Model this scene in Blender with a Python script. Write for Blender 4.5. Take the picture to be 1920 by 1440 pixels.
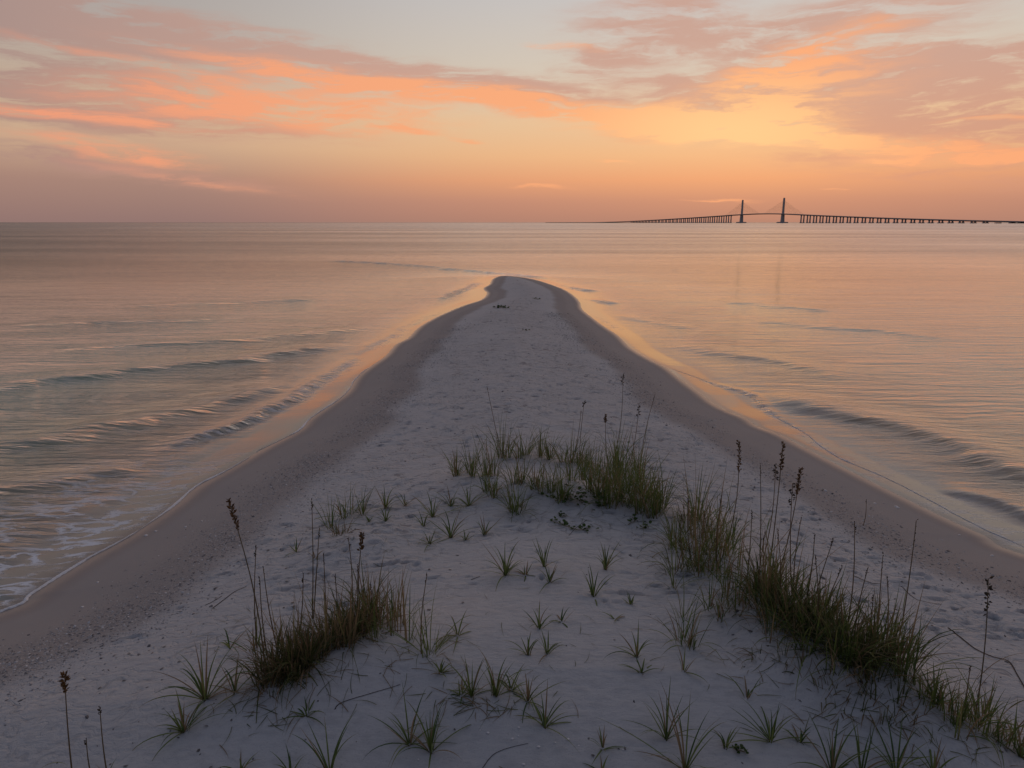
import bpy, math, random
import numpy as np
from mathutils import Vector, Matrix
R = math.radians
for o in list(bpy.data.objects):
    bpy.data.objects.remove(o)
scene = bpy.context.scene
C = scene.collection

# ------------------------------------------------------------------ camera
CAM_H, PITCH, FPX = 3.9, R(12.83), 1331.0        # metres above the water, tilt, focal length in photo pixels
cam = bpy.data.cameras.new('camera')
cam.sensor_width = 36.0
cam.lens = 36.0 * FPX / 1920.0
cam.clip_start = 0.05
cam.clip_end = 300000
cam_o = bpy.data.objects.new('camera', cam)
cam_o.location = (0, 0, CAM_H)
cam_o.rotation_euler = (math.pi / 2 - PITCH, 0, 0)
C.objects.link(cam_o)
scene.camera = cam_o
CP, SP = math.cos(PITCH), math.sin(PITCH)

def ray(px, py):
    u, v = (px - 960) / FPX, (py - 720) / FPX
    return np.array((u, CP - v * SP, -SP - v * CP))

def at_z(px, py, z=0.0):
    d = ray(px, py)
    t = (z - CAM_H) / d[2]
    return np.array((d[0] * t, d[1] * t))

def sky_deg(px, py):
    d = ray(px, py)
    return math.degrees(math.atan2(d[0], d[1])), math.degrees(math.atan2(d[2], math.hypot(d[0], d[1])))

# ------------------------------------------------------------------ node helpers
def lin(r, g, b):
    f = lambda c: (c / 255 / 12.92) if c / 255 <= 0.04045 else ((c / 255 + 0.055) / 1.055) ** 2.4
    return (f(r), f(g), f(b), 1.0)

class NT:
    def __init__(s, tree):
        s.t = tree
        s.t.nodes.clear()
    def n(s, typ, ins=None, **props):
        nd = s.t.nodes.new(typ)
        for k, v in props.items():
            setattr(nd, k, v)
        for k, v in (ins or {}).items():
            s.set(nd.inputs[k], v)
        return nd
    def set(s, sock, v):
        if isinstance(v, bpy.types.NodeSocket):
            s.t.links.new(v, sock)
        else:
            sock.default_value = v
    def m(s, op, a, b=None, c=None, clamp=False):
        nd = s.t.nodes.new('ShaderNodeMath')
        nd.operation = op
        nd.use_clamp = clamp
        for i, v in enumerate((a, b, c)):
            if v is not None:
                s.set(nd.inputs[i], v)
        return nd.outputs[0]
    def ramp(s, fac, stops, interp='LINEAR'):
        nd = s.t.nodes.new('ShaderNodeValToRGB')
        nd.color_ramp.interpolation = interp
        e = nd.color_ramp.elements
        e[0].position, e[0].color = stops[0]
        e[1].position, e[1].color = stops[-1]
        for p, c in stops[1:-1]:
            x = e.new(p)
            x.color = c
        s.set(nd.inputs[0], fac)
        return nd.outputs[0]
    def mix(s, fac, a, b, blend='MIX'):
        nd = s.t.nodes.new('ShaderNodeMix')
        nd.data_type = 'RGBA'
        nd.blend_type = blend
        s.set(nd.inputs[0], fac)
        s.set(nd.inputs[6], a)
        s.set(nd.inputs[7], b)
        return nd.outputs[2]
    def rng(s, v, a, b, c=0.0, d=1.0, smooth=True):
        nd = s.t.nodes.new('ShaderNodeMapRange')
        nd.interpolation_type = 'SMOOTHSTEP' if smooth else 'LINEAR'
        for i, q in enumerate((v, a, b, c, d)):
            s.set(nd.inputs[i], q)
        return nd.outputs[0]
    def noise(s, vec, scale, detail=4, rough=0.5, dist=0.0, dims='3D'):
        nd = s.n('ShaderNodeTexNoise', {'Vector': vec, 'Scale': scale, 'Detail': detail, 'Roughness': rough, 'Distortion': dist}, noise_dimensions=dims)
        return nd
    def mapping(s, vec, loc=(0, 0, 0), rot=(0, 0, 0), scale=(1, 1, 1), typ='POINT'):
        nd = s.n('ShaderNodeMapping', {'Vector': vec, 'Location': loc, 'Rotation': rot, 'Scale': scale}, vector_type=typ)
        return nd.outputs[0]
    def attr(s, name):
        return s.n('ShaderNodeAttribute', attribute_name=name)

# ------------------------------------------------------------------ world: dusk sky with lit clouds
SUN_AZ, SUN_EL = 18.0, 2.0      # degrees right of the view axis (+Y), above the horizon
world = bpy.data.worlds.new('World')
scene.world = world
world.cycles.sampling_method = 'NONE'
world.use_nodes = True
w = NT(world.node_tree)
dirv = w.n('ShaderNodeTexCoord').outputs['Generated']
sx = w.n('ShaderNodeSeparateXYZ', {0: dirv})
X, Y, Z = sx.outputs
AZ = w.m('MULTIPLY', w.m('ARCTAN2', X, Y), 180 / math.pi)
EL = w.m('MULTIPLY', w.m('ARCSINE', Z), 180 / math.pi)
P0 = w.n('ShaderNodeCombineXYZ', {0: AZ, 1: EL, 2: 0.0}).outputs[0]
# air: warm towards the set sun, blue-grey away from it
daz = w.m('MULTIPLY', w.m('SUBTRACT', AZ, SUN_AZ), math.pi / 180)
front = w.m('MULTIPLY_ADD', w.m('COSINE', daz), 0.5, 0.5)
e01 = w.m('DIVIDE', EL, 90.0, clamp=True)
p = lambda deg: deg / 90.0
front_ramp = w.ramp(e01, [(p(0), lin(180, 131, 112)), (p(1.6), lin(196, 140, 116)), (p(3.2), lin(228, 160, 118)), (p(5.0), lin(234, 181, 134)),
                          (p(7.5), lin(230, 193, 153)), (p(10.5), lin(212, 198, 180)), (p(15.5), lin(198, 193, 190)), (p(28), lin(158, 166, 182)), (p(50), lin(106, 116, 136)), (p(90), lin(74, 86, 110))])
back_ramp = w.ramp(e01, [(p(0), lin(92, 90, 104)), (p(6), lin(104, 98, 112)), (p(14), lin(94, 98, 118)), (p(30), lin(78, 90, 116)), (p(90), lin(74, 86, 110))])
edge_ramp = w.ramp(e01, [(p(0), lin(148, 118, 112)), (p(3), lin(170, 134, 120)), (p(5.5), lin(206, 170, 140)), (p(8), lin(204, 178, 150)), (p(12), lin(178, 168, 160)), (p(28), lin(138, 146, 162)), (p(90), lin(74, 86, 110))])
air = w.mix(w.rng(front, 0.86, 1.0), w.mix(w.rng(front, 0.1, 0.9), back_ramp, edge_ramp), front_ramp)
# clouds, laid out as long streaks in azimuth / elevation
warp = w.noise(w.mapping(P0, scale=(0.07, 0.26, 1)), 1.0, 5, 0.55).outputs['Color']
warp2 = w.noise(w.mapping(P0, rot=(0, 0, R(6)), scale=(0.3, 1.5, 1)), 1.0, 4, 0.6).outputs['Color']
def offs(col, amp):
    v = w.n('ShaderNodeVectorMath', {0: col, 1: (0.5, 0.5, 0.5)}, operation='SUBTRACT').outputs[0]
    return w.n('ShaderNodeVectorMath', {0: v, 1: amp}, operation='MULTIPLY').outputs[0]
P1 = w.n('ShaderNodeVectorMath', {0: P0, 1: offs(warp, (9.0, 2.4, 0))}, operation='ADD').outputs[0]
P1 = w.n('ShaderNodeVectorMath', {0: P1, 1: offs(warp2, (2.4, 0.55, 0))}, operation='ADD').outputs[0]
def streaks(lst, base=None):
    tot = base
    for (px, py, hl, hw, slope, wt) in lst:
        az, el = sky_deg(px, py)
        v = w.mapping(P1, loc=(az, el, 0), rot=(0, 0, -math.atan(slope)), scale=(hl * 1.45 / 23.3, hw * 1.55 / 23.3, 1), typ='TEXTURE')
        ln = w.n('ShaderNodeVectorMath', {0: v}, operation='LENGTH').outputs['Value']
        g = w.rng(ln, 1.0, 0.0, 0.0, wt)
        tot = g if tot is None else w.m('ADD', tot, g)
    return tot
# beyond the frame the same broken cloud cover goes on
plane = w.n('ShaderNodeVectorMath', {0: dirv, 1: w.n('ShaderNodeCombineXYZ', {0: w.m('ADD', w.m('MAXIMUM', Z, 0), 0.12), 1: w.m('ADD', w.m('MAXIMUM', Z, 0), 0.12), 2: 1.0}).outputs[0]}, operation='DIVIDE').outputs[0]
gen = w.noise(w.mapping(plane, rot=(0, 0, R(25)), scale=(1.1, 0.5, 0)), 1.0, 6, 0.6, 0.4).outputs['Fac']
outside = w.m('MAXIMUM', w.rng(EL, 13, 22), w.rng(w.m('ABSOLUTE', AZ), 34, 48))
gencover = w.m('MULTIPLY', w.rng(gen, 0.46, 0.72, 0, 0.8), outside)
mauve_l = [(380, 66, 620, 40, .15, .95), (900, 158, 380, 32, .12, .95), (110, 160, 360, 74, .03, 1.0), (150, 308, 330, 18, .10, .9), (330, 235, 330, 22, .04, .6),
           (1720, 232, 340, 84, .08, 1.15), (1500, 120, 270, 66, -.25, .9), (1215, 40, 150, 46, -.1, .95), (1195, 145, 140, 20, .15, .8), (1600, 165, 250, 40, -.1, .7),
           (1250, 252, 110, 13, .05, .8), (1720, 130, 280, 26, -.08, .85), (1360, 190, 100, 16, .0, .8), (1440, 50, 300, 34, -.12, .6), (40, 26, 300, 30, .06, .9), (1160, 100, 110, 12, .03, .5)]
orange_l = [(500, 200, 330, 44, .03, .95), (60, 208, 240, 12, .08, .95), (640, 148, 340, 17, .13, .75), (980, 192, 380, 23, .13, .95),
            (1310, 232, 260, 30, .06, 1.1), (1530, 92, 150, 26, -.30, .6), (1600, 268, 350, 21, .10, 1.1), (1820, 301, 200, 8, .02, .9),
            (225, 286, 140, 16, .12, .9), (745, 240, 60, 8, .12, .6), (865, 262, 45, 5, .1, .65), (1020, 350, 70, 4, .0, .6), (1160, 305, 42, 3.5, .1, .6),
            (1900, 223, 80, 5, .05, .7), (1450, 180, 220, 62, -.22, .75), (1340, 372, 90, 3, .05, .5), (1560, 362, 30, 3, 0, .5), (1060, 90, 90, 6, .02, .5), (350, 335, 200, 7, .12, .35), (200, 98, 200, 10, .12, .4)]
fine = w.noise(w.mapping(P1, rot=(0, 0, R(7)), scale=(0.20, 1.35, 1)), 1.0, 7, 0.62).outputs['Fac']
fine2 = w.noise(w.mapping(P1, rot=(0, 0, R(-14)), scale=(0.24, 1.4, 1), loc=(7, 3, 0)), 1.0, 6, 0.6).outputs['Fac']
finem = w.mix(w.rng(AZ, 6, 16), fine, fine2)
wisp = w.rng(finem, 0.30, 0.66, 0.25, 1.35)
dm = w.m('MULTIPLY', w.m('ADD', streaks(mauve_l), gencover), wisp, clamp=True)
do = w.m('MULTIPLY', streaks(orange_l), w.rng(finem, 0.30, 0.66, 0.24, 1.3), clamp=True)
dsun = w.n('ShaderNodeVectorMath', {0: w.mapping(P0, loc=(sky_deg(1380, 245)[0], sky_deg(1380, 245)[1], 0), scale=(16, 5, 1), typ='TEXTURE')}, operation='LENGTH').outputs['Value']
glow = w.rng(dsun, 1.1, 0.0, 0.0, 0.9)
mauve_c = w.mix(w.rng(w.m('ABSOLUTE', w.m('SUBTRACT', AZ, SUN_AZ)), 25, 70), w.mix(w.rng(EL, 2, 14), lin(208, 150, 126), lin(198, 158, 143)), lin(150, 130, 128))
mauve_c = w.mix(w.rng(EL, 14, 45), mauve_c, lin(112, 112, 124))
orange_c = w.mix(glow, w.mix(w.rng(AZ, -38, 2), lin(238, 156, 122), lin(248, 170, 122)), lin(255, 204, 144))
sky_c = w.mix(w.rng(dm, 0.0, 1.0, 0.0, 0.9), air, mauve_c)
sky_c = w.mix(w.rng(do, 0.0, 0.92, 0.0, 0.97), sky_c, orange_c)
nish = w.n('ShaderNodeTexSky', sky_type='NISHITA')
nish.sun_disc = False
nish.sun_elevation = R(SUN_EL)
nish.sun_rotation = R(SUN_AZ)
nish.dust_density = 2.5
bg = w.n('ShaderNodeBackground', {'Color': sky_c, 'Strength': 1.0})
bg2 = w.n('ShaderNodeBackground', {'Color': nish.outputs[0], 'Strength': 0.004})
ad = w.n('ShaderNodeAddShader', {0: bg.outputs[0], 1: bg2.outputs[0]})
w.n('ShaderNodeOutputWorld', {0: ad.outputs[0]})

# ------------------------------------------------------------------ sun: at the horizon behind cloud, weak and soft
sun = bpy.data.lights.new('sun', 'SUN')
sun.energy = 0.42
sun.angle = R(115)
sun.color = (1.0, 0.52, 0.27)
sun_o = bpy.data.objects.new('sun', sun)
sd_ = Vector((math.sin(R(SUN_AZ)) * math.cos(R(8)), math.cos(R(SUN_AZ)) * math.cos(R(8)), math.sin(R(8))))
sun_o.rotation_euler = sd_.to_track_quat('Z', 'Y').to_euler()
sun_o.location = (60, 150, 60)
C.objects.link(sun_o)
vs = scene.view_settings
vs.view_transform = 'Standard'
vs.look = 'None'
vs.gamma = 1.0
vs.use_curve_mapping = False
vs.exposure = 0.0

# ------------------------------------------------------------------ mesh helpers
rs = np.random.RandomState(7)
random.seed(7)
MATS = {}

def mat(name):
    m = bpy.data.materials.new(name)
    m.use_nodes = True
    MATS[name] = m
    return m, NT(m.node_tree)

def new_mesh(name, verts, faces, material=None, smooth=False):
    """verts Nx3, faces Mx3 or Mx4 array of one size"""
    verts = np.asarray(verts, np.float32)
    faces = np.asarray(faces, np.int32)
    k = faces.shape[1]
    me = bpy.data.meshes.new(name)
    me.vertices.add(len(verts))
    me.vertices.foreach_set('co', verts.ravel())
    me.loops.add(faces.size)
    me.loops.foreach_set('vertex_index', faces.ravel())
    me.polygons.add(len(faces))
    me.polygons.foreach_set('loop_start', np.arange(0, faces.size, k, dtype=np.int32))
    me.polygons.foreach_set('loop_total', np.full(len(faces), k, np.int32))
    me.polygons.foreach_set('use_smooth', np.full(len(faces), smooth))
    me.update(calc_edges=True)
    if material:
        me.materials.append(MATS[material])
    return me

def add_attr(me, name, data):
    a = me.attributes.new(name, 'FLOAT', 'POINT')
    a.data.foreach_set('value', np.asarray(data, np.float32).ravel())

def obj(name, me, parent=None, loc=None, **props):
    o = bpy.data.objects.new(name, me)
    C.objects.link(o)
    if parent is not None:
        o.parent = parent
    if loc is not None:
        o.location = loc
    for k, v in props.items():
        o[k] = v
    return o

def thing(name, label, cat, loc=(0, 0, 0), group=None):
    o = obj(name, None, None, loc, label=label, category=cat)
    o.empty_display_size = 0.1
    if group:
        o['group'] = group
    return o

def vnoise(x, y, seed=0):
    """smooth value noise, 0..1"""
    xi, yi = np.floor(x).astype(np.int64), np.floor(y).astype(np.int64)
    xf, yf = x - xi, y - yi
    xf, yf = xf * xf * (3 - 2 * xf), yf * yf * (3 - 2 * yf)
    def h(a, b):
        n = (a * 374761393 + b * 668265263 + seed * 974634777) & 0xffffffff
        n = ((n ^ (n >> 13)) * 1274126177) & 0xffffffff
        return ((n ^ (n >> 16)) & 0xffff) / 65535.0
    return (h(xi, yi) * (1 - xf) + h(xi + 1, yi) * xf) * (1 - yf) + (h(xi, yi + 1) * (1 - xf) + h(xi + 1, yi + 1) * xf) * yf

def fbm(x, y, seed=0, oct=4):
    s, a, t = 0, 1, 0
    for i in range(oct):
        s = s + a * vnoise(x * 2 ** i, y * 2 ** i, seed + i * 17)
        t += a
        a *= 0.5
    return s / t

def catmull(pts, sub):
    pts = np.asarray(pts, float)
    out = []
    for i in range(len(pts) - 1):
        p0, p1, p2, p3 = pts[max(i - 1, 0)], pts[i], pts[i + 1], pts[min(i + 2, len(pts) - 1)]
        for k in range(sub):
            t = k / sub
            out.append(0.5 * (2 * p1 + (p2 - p0) * t + (2 * p0 - 5 * p1 + 4 * p2 - p3) * t * t + (3 * p1 - p0 - 3 * p2 + p3) * t ** 3))
    out.append(pts[-1])
    return np.array(out)

def seg_dist(px, py, poly):
    """unsigned distance, side sign and position along an open polyline"""
    best = np.full(px.shape, 1e9, np.float64)
    side = np.zeros(px.shape)
    along = np.zeros(px.shape)
    L = np.hypot(*(np.diff(poly, axis=0).T))
    cum = np.concatenate([[0], np.cumsum(L)])
    for i in range(len(poly) - 1):
        ax, ay = poly[i]
        bx, by = poly[i + 1]
        dx, dy = bx - ax, by - ay
        l2 = dx * dx + dy * dy
        if l2 < 1e-12:
            continue
        t = np.clip(((px - ax) * dx + (py - ay) * dy) / l2, 0, 1)
        d = np.hypot(px - ax - t * dx, py - ay - t * dy)
        m = d < best
        best = np.where(m, d, best)
        side = np.where(m, np.sign(dx * (py - ay) - dy * (px - ax)), side)
        along = np.where(m, cum[i] + t * math.sqrt(l2), along)
    return best, side, along / cum[-1]

# ------------------------------------------------------------------ the spit: shoreline and heights
left_px = [(0, 1148), (60, 1115), (120, 1076), (180, 1040), (250, 1000), (330, 945), (370, 912), (430, 878), (500, 838), (556, 808), (580, 785), (620, 757),
           (650, 735), (668, 708), (690, 690), (722, 668), (742, 646), (765, 634), (785, 614), (812, 598), (842, 584), (872, 572), (902, 562), (913, 550), (906, 541), (918, 533), (924, 523)]
tip_px = [(940, 517.5), (970, 519), (1002, 524), (1032, 533), (1062, 545)]
right_px = [(1085, 563), (1092, 580), (1110, 595), (1130, 610), (1160, 630), (1182, 652), (1215, 672), (1250, 690), (1282, 715), (1310, 735), (1340, 758), (1370, 773),
            (1400, 785), (1422, 800), (1462, 815), (1510, 840), (1560, 866), (1620, 896), (1700, 936), (1780, 975), (1850, 1006), (1920, 1040)]
shore = [(-9.5, -40), (-9.5, -8), (-9.0, -1), (-8.0, 2.8), (-6.6, 5.2)] + [tuple(at_z(*q, 0.05)) for q in left_px + tip_px + right_px] + [(7.6, 6.3), (9.0, 3.2), (10.0, 0), (10.4, -8), (10.4, -40)]
shore = catmull(shore, 4)
N_LEFT = (5 + len(left_px)) * 4

def shore_sd(x, y):
    d, s, _ = seg_dist(x, y, shore)
    return np.where(s < 0, d, -d)          # the polyline runs clockwise round the sand

def z075(px, py):
    return at_z(px, py, 0.75)
MOUNDS = []      # (x, y, radius along, radius across, angle, height)
def mound(p0, p1, width, h):
    a, b = z075(*p0), z075(*p1)
    c = (a + b) / 2
    MOUNDS.append((c[0], c[1], np.hypot(*(b - a)) / 2 + width, width, math.atan2(b[1] - a[1], b[0] - a[0]), h))
mound((500, 1270), (800, 1190), 0.50, 0.16)
mound((1330, 1000), (1560, 1190), 0.55, 0.20)
mound((1500, 1180), (1830, 1350), 0.50, 0.20)
mound((900, 880), (1220, 930), 0.65, 0.24)
mound((640, 985), (720, 965), 0.40, 0.10)
mound((860, 1290), (1000, 1310), 0.25, 0.05)
mound((940, 1065), (1040, 1065), 0.25, 0.04)

def height(x, y, detail=True):
    sd = shore_sd(x, y)
    hp = np.interp(y, [0, 8, 16, 30, 50, 60], [0.62, 0.60, 0.55, 0.42, 0.26, 0.2])
    ins = np.maximum(sd, 0)
    z_in = 0.05 + hp * (1 - np.exp(-0.13 * ins / hp * (0.55 + 0.45 * np.clip(ins / 1.5, 0, 1))))
    out = np.maximum(-sd, 0)
    z_out = 0.05 - (0.062 * out + 0.01 * out * np.clip(out / 4, 0, 1))
    z = np.where(sd > 0, z_in, np.maximum(z_out, -1.6))
    # dune swell around the grass, falling off towards the camera
    g = np.exp(-((x - 0.1) / 3.2) ** 2 - ((y - 5.4) / 2.6) ** 2)
    z = z + np.where(sd > 0, 0.26 * g * np.clip(sd / 2.5, 0, 1), 0)
    z = z - np.where(sd > 0, 0.24 * np.clip((4.6 - y), 0, 4) * np.exp(-(x / 5.0) ** 2), 0) * np.clip(sd / 3, 0, 1)
    for (mx, my, ra, rb, an, h) in MOUNDS:
        dx, dy = x - mx, y - my
        a, b = dx * math.cos(an) + dy * math.sin(an), -dx * math.sin(an) + dy * math.cos(an)
        z = z + h * np.exp(-(a / ra) ** 2 * 1.2 - (b / rb) ** 2)
    if detail:
        k = np.clip((sd - 0.6) / 2.0, 0, 1)
        z = z + k * (0.05 * (fbm(x * 0.55, y * 0.45, 3) - 0.5) + 0.03 * (fbm(x * 1.8, y * 2.4, 5) - 0.5))
        dry = np.clip((sd - 2.0) / 1.2, 0, 1) * np.clip((y - 6.0) / 4, 0.15, 1)
        z = z + dry * 0.030 * (fbm(x * 3.2, y * 5.0, 9, 4) - 0.5)
    return z, sd

# pits: footprints and wind scours on the dry sand
NP = 9000
pit_y = 5.5 * (46 / 5.5) ** rs.rand(NP)
pit_x = rs.uniform(-1, 1, NP) * 7
pits = np.stack([pit_x, pit_y, 0.03 + 0.10 * rs.rand(NP) ** 2, rs.uniform(0.014, 0.04, NP), 0.008 + 0.032 * rs.rand(NP) ** 2], 1)
psd = shore_sd(pits[:, 0], pits[:, 1])
pits = pits[(psd > 2.1 - 0.02 * pits[:, 1]) & (rs.rand(NP) < np.clip((np.abs(pits[:, 0]) + pits[:, 1] * 0.14) / 3, 0.06, 1)) & (rs.rand(NP) < np.clip(3.0 * fbm(pits[:, 0] * 0.7, pits[:, 1] * 0.4, 55, 3) - 0.85, 0.04, 1))]

def grid_mesh(name, gx, gy, z, keep, material, attrs):
    nr, nc = gx.shape
    idx = np.arange(nr * nc).reshape(nr, nc)
    q = np.stack([idx[:-1, :-1], idx[:-1, 1:], idx[1:, 1:], idx[1:, :-1]], -1).reshape(-1, 4)
    kq = keep.ravel()[q].any(1)
    q = q[kq]
    used = np.zeros(nr * nc, bool)
    used[q.ravel()] = True
    remap = np.cumsum(used) - 1
    v = np.stack([gx.ravel(), gy.ravel(), z.ravel()], 1)[used]
    me = new_mesh(name, v, remap[q], material, True)
    for k, a in attrs.items():
        add_attr(me, k, a.ravel()[used])
    return me

# ------------------------------------------------------------------ materials of the setting
m, t = mat('sand')
tc = t.n('ShaderNodeTexCoord').outputs['Object']
sdA = t.attr('sd').outputs['Fac']
n_big = t.noise(t.mapping(tc, scale=(0.7, 0.7, 0.7)), 1.0, 4).outputs['Fac']
n_mid = t.noise(t.mapping(tc, scale=(9, 22, 9)), 1.0, 4, 0.6).outputs['Fac']
n_grain = t.noise(tc, 160.0, 3, 0.6).outputs['Fac']
n_spk = t.noise(tc, 70.0, 2, 0.5).outputs['Fac']
dry = t.mix(n_big, (0.465, 0.447, 0.425, 1), (0.545, 0.522, 0.497, 1))
dry = t.mix(t.m('MULTIPLY', t.rng(n_mid, 0.42, 0.70), 0.30), dry, (0.31, 0.295, 0.29, 1))
dry = t.mix(t.m('MULTIPLY', t.rng(n_spk, 0.62, 0.72), 0.35), dry, (0.27, 0.26, 0.26, 1))
mk = t.noise(t.mapping(t.n('ShaderNodeVectorMath', {0: tc, 1: t.noise(tc, 3.0, 2).outputs['Color']}, operation='ADD').outputs[0], scale=(4.5, 10.0, 4.5)), 1.0, 4, 0.55).outputs['Fac']
mkz = t.m('MULTIPLY', t.attr('scour').outputs['Fac'], t.rng(t.noise(t.mapping(tc, scale=(0.55, 0.35, 0.5)), 1.0, 3).outputs['Fac'], 0.28, 0.5))
mk2 = t.noise(t.mapping(t.n('ShaderNodeVectorMath', {0: tc, 1: t.noise(tc, 2.0, 2).outputs['Color']}, operation='ADD').outputs[0], scale=(1.7, 3.4, 2)), 1.0, 5, 0.6).outputs['Fac']
mk = t.m('MAXIMUM', mk, t.m('MULTIPLY', mk2, t.rng(t.n('ShaderNodeSeparateXYZ', {0: tc}).outputs[1], 8.0, 18.0, 0.0, 1.02)))
mark_shade = t.m('MULTIPLY', t.rng(mk, 0.58, 0.68), mkz)
dry = t.mix(t.m('MULTIPLY', mark_shade, 0.75), dry, (0.22, 0.205, 0.20, 1))  # hollows of the bumped scour marks darkened in colour, as painted shade
damp = t.mix(n_big, (0.35, 0.305, 0.272, 1), (0.40, 0.348, 0.31, 1))
edge = t.m('MULTIPLY_ADD', t.m('SUBTRACT', n_big, 0.5), 0.7, t.attr('sde').outputs['Fac'])
edge = t.m('MULTIPLY_ADD', t.m('SUBTRACT', n_mid, 0.5), 0.5, edge)
col = t.mix(t.rng(edge, 1.55, 2.05), damp, dry)
band = t.m('MULTIPLY', t.m('MULTIPLY', t.rng(edge, 0.85, 1.25), t.rng(edge, 2.1, 1.7)), t.rng(n_spk, 0.35, 0.6))
col = t.mix(t.m('MULTIPLY', band, 0.55), col, (0.26, 0.235, 0.22, 1))
col = t.mix(t.m('MULTIPLY', t.attr('pit_shade').outputs['Fac'], 0.75, clamp=True), col, (0.20, 0.185, 0.18, 1))  # shade inside the pits painted into the sand colour
wetf = t.rng(sdA, 0.02, 0.42, 1, 0)
col = t.mix(t.m('MULTIPLY', wetf, t.rng(sdA, -0.5, 0.0)), col, (0.26, 0.205, 0.175, 1))
col = t.mix(t.rng(sdA, 0.0, -0.6), col, (0.36, 0.34, 0.29, 1))
rough = t.rng(sdA, 0.0, 0.35, 0.28, 0.85)
bh = t.m('ADD', t.m('MULTIPLY', t.rng(mk, 0.45, 0.72), t.m('MULTIPLY', mkz, -3.5)), t.m('ADD', t.m('MULTIPLY', n_grain, 0.5), t.m('MULTIPLY', n_mid, t.rng(sdA, 1.0, 2.2, 0.05, 2.2))))
bmp = t.n('ShaderNodeBump', {'Height': bh, 'Strength': t.rng(sdA, 0.0, 0.8, 0.03, 0.55), 'Distance': 0.012})
pb = t.n('ShaderNodeBsdfPrincipled', {'Base Color': col, 'Roughness': rough, 'Normal': bmp.outputs[0], 'Specular IOR Level': t.rng(sdA, 0.0, 0.5, 0.4, 0.22)})
t.n('ShaderNodeOutputMaterial', {0: pb.outputs[0]})

m, t = mat('water')
tc = t.n('ShaderNodeTexCoord').outputs['Object']
depA, foamA, chopA = t.attr('depth').outputs['Fac'], t.attr('foam').outputs['Fac'], t.attr('chop').outputs['Fac']
wp = t.noise(t.mapping(tc, scale=(0.8, 0.8, 0.8)), 1.0, 2).outputs['Color']
tw = t.n('ShaderNodeVectorMath', {0: tc, 1: t.n('ShaderNodeVectorMath', {0: wp, 1: (0.3, 0.22, 0.0)}, operation='MULTIPLY').outputs[0]}, operation='ADD').outputs[0]
r1 = t.noise(t.mapping(tw, rot=(0, 0, R(5)), scale=(0.62, 2.9, 1)), 1.0, 3, 0.5).outputs['Fac']
r2 = t.noise(t.mapping(tw, rot=(0, 0, R(-5)), scale=(2.0, 9.0, 1)), 1.0, 4, 0.55).outputs['Fac']
r3 = t.noise(t.mapping(tw, rot=(0, 0, R(3)), scale=(6.5, 24.0, 1)), 1.0, 3, 0.5).outputs['Fac']
r0 = t.noise(t.mapping(tc, rot=(0, 0, R(4)), scale=(0.10, 0.42, 1)), 1.0, 3, 0.5).outputs['Fac']
hgt = t.m('ADD', t.m('MULTIPLY', r1, 0.115), t.m('ADD', t.m('MULTIPLY', r2, 0.042), t.m('MULTIPLY', r3, 0.013)))
hgt = t.m('ADD', hgt, t.m('MULTIPLY', r0, 0.16))
far = t.rng(t.n('ShaderNodeSeparateXYZ', {0: tc}).outputs[1], 25.0, 90.0)
r00 = t.noise(t.mapping(tc, rot=(0, 0, R(-3)), scale=(0.035, 0.16, 1)), 1.0, 6, 0.62).outputs['Fac']
hgt = t.m('ADD', hgt, t.m('MULTIPLY', t.m('MULTIPLY', r00, 0.55), far))
r000 = t.noise(t.mapping(tc, rot=(0, 0, R(2)), scale=(0.004, 0.022, 1)), 1.0, 6, 0.65).outputs['Fac']
lanes = t.rng(r000, 0.35, 0.65, 0.78, 1.12)
bmp = t.n('ShaderNodeBump', {'Height': hgt, 'Strength': chopA, 'Distance': 1.0})
fres = t.m('MULTIPLY', t.n('ShaderNodeFresnel', {'IOR': 1.45, 'Normal': bmp.outputs[0]}).outputs[0], t.m('MULTIPLY', t.attr('refl').outputs['Fac'], t.m('MULTIPLY_ADD', t.m('SUBTRACT', lanes, 1.0), far, 1.0)))
gl = t.n('ShaderNodeBsdfGlossy', {'Color': (1, 1, 1, 1), 'Roughness': t.attr('rgh').outputs['Fac'], 'Normal': bmp.outputs[0]})
body_c = t.ramp(t.m('DIVIDE', depA, 1.5, clamp=True), [(0, (0.34, 0.38, 0.31, 1)), (0.25, (0.17, 0.30, 0.235, 1)), (0.6, (0.085, 0.155, 0.13, 1)), (1, (0.052, 0.074, 0.072, 1))])
body = t.n('ShaderNodeBsdfDiffuse', {'Color': body_c})
tr = t.n('ShaderNodeBsdfTransparent', {'Color': t.ramp(t.m('DIVIDE', depA, 0.8, clamp=True), [(0, (1, 1, 1, 1)), (0.3, (0.66, 0.86, 0.77, 1)), (1, (0.45, 0.62, 0.56, 1))])})
under = t.n('ShaderNodeMixShader', {0: t.rng(depA, 0.0, 0.75, 0.0, 1.0), 1: tr.outputs[0], 2: body.outputs[0]})
surf = t.n('ShaderNodeMixShader', {0: fres, 1: under.outputs[0], 2: gl.outputs[0]})
lace_n = t.noise(t.mapping(tw, rot=(0, 0, R(-6)), scale=(1.7, 5.2, 1)), 1.0, 4, 0.5, 0.3).outputs['Fac']
lace_m = t.noise(t.mapping(tw, scale=(0.9, 2.2, 1)), 1.0, 3).outputs['Fac']
lace = t.m('MULTIPLY', t.rng(t.m('ABSOLUTE', t.m('SUBTRACT', lace_n, 0.5)), 0.075, 0.012), t.rng(lace_m, 0.34, 0.52))
foam = t.m('MULTIPLY', lace, foamA, clamp=True)
fo = t.n('ShaderNodeBsdfDiffuse', {'Color': (0.8, 0.8, 0.8, 1)})
surf2 = t.n('ShaderNodeMixShader', {0: foam, 1: surf.outputs[0], 2: fo.outputs[0]})
t.n('ShaderNodeOutputMaterial', {0: surf2.outputs[0]})

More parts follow.
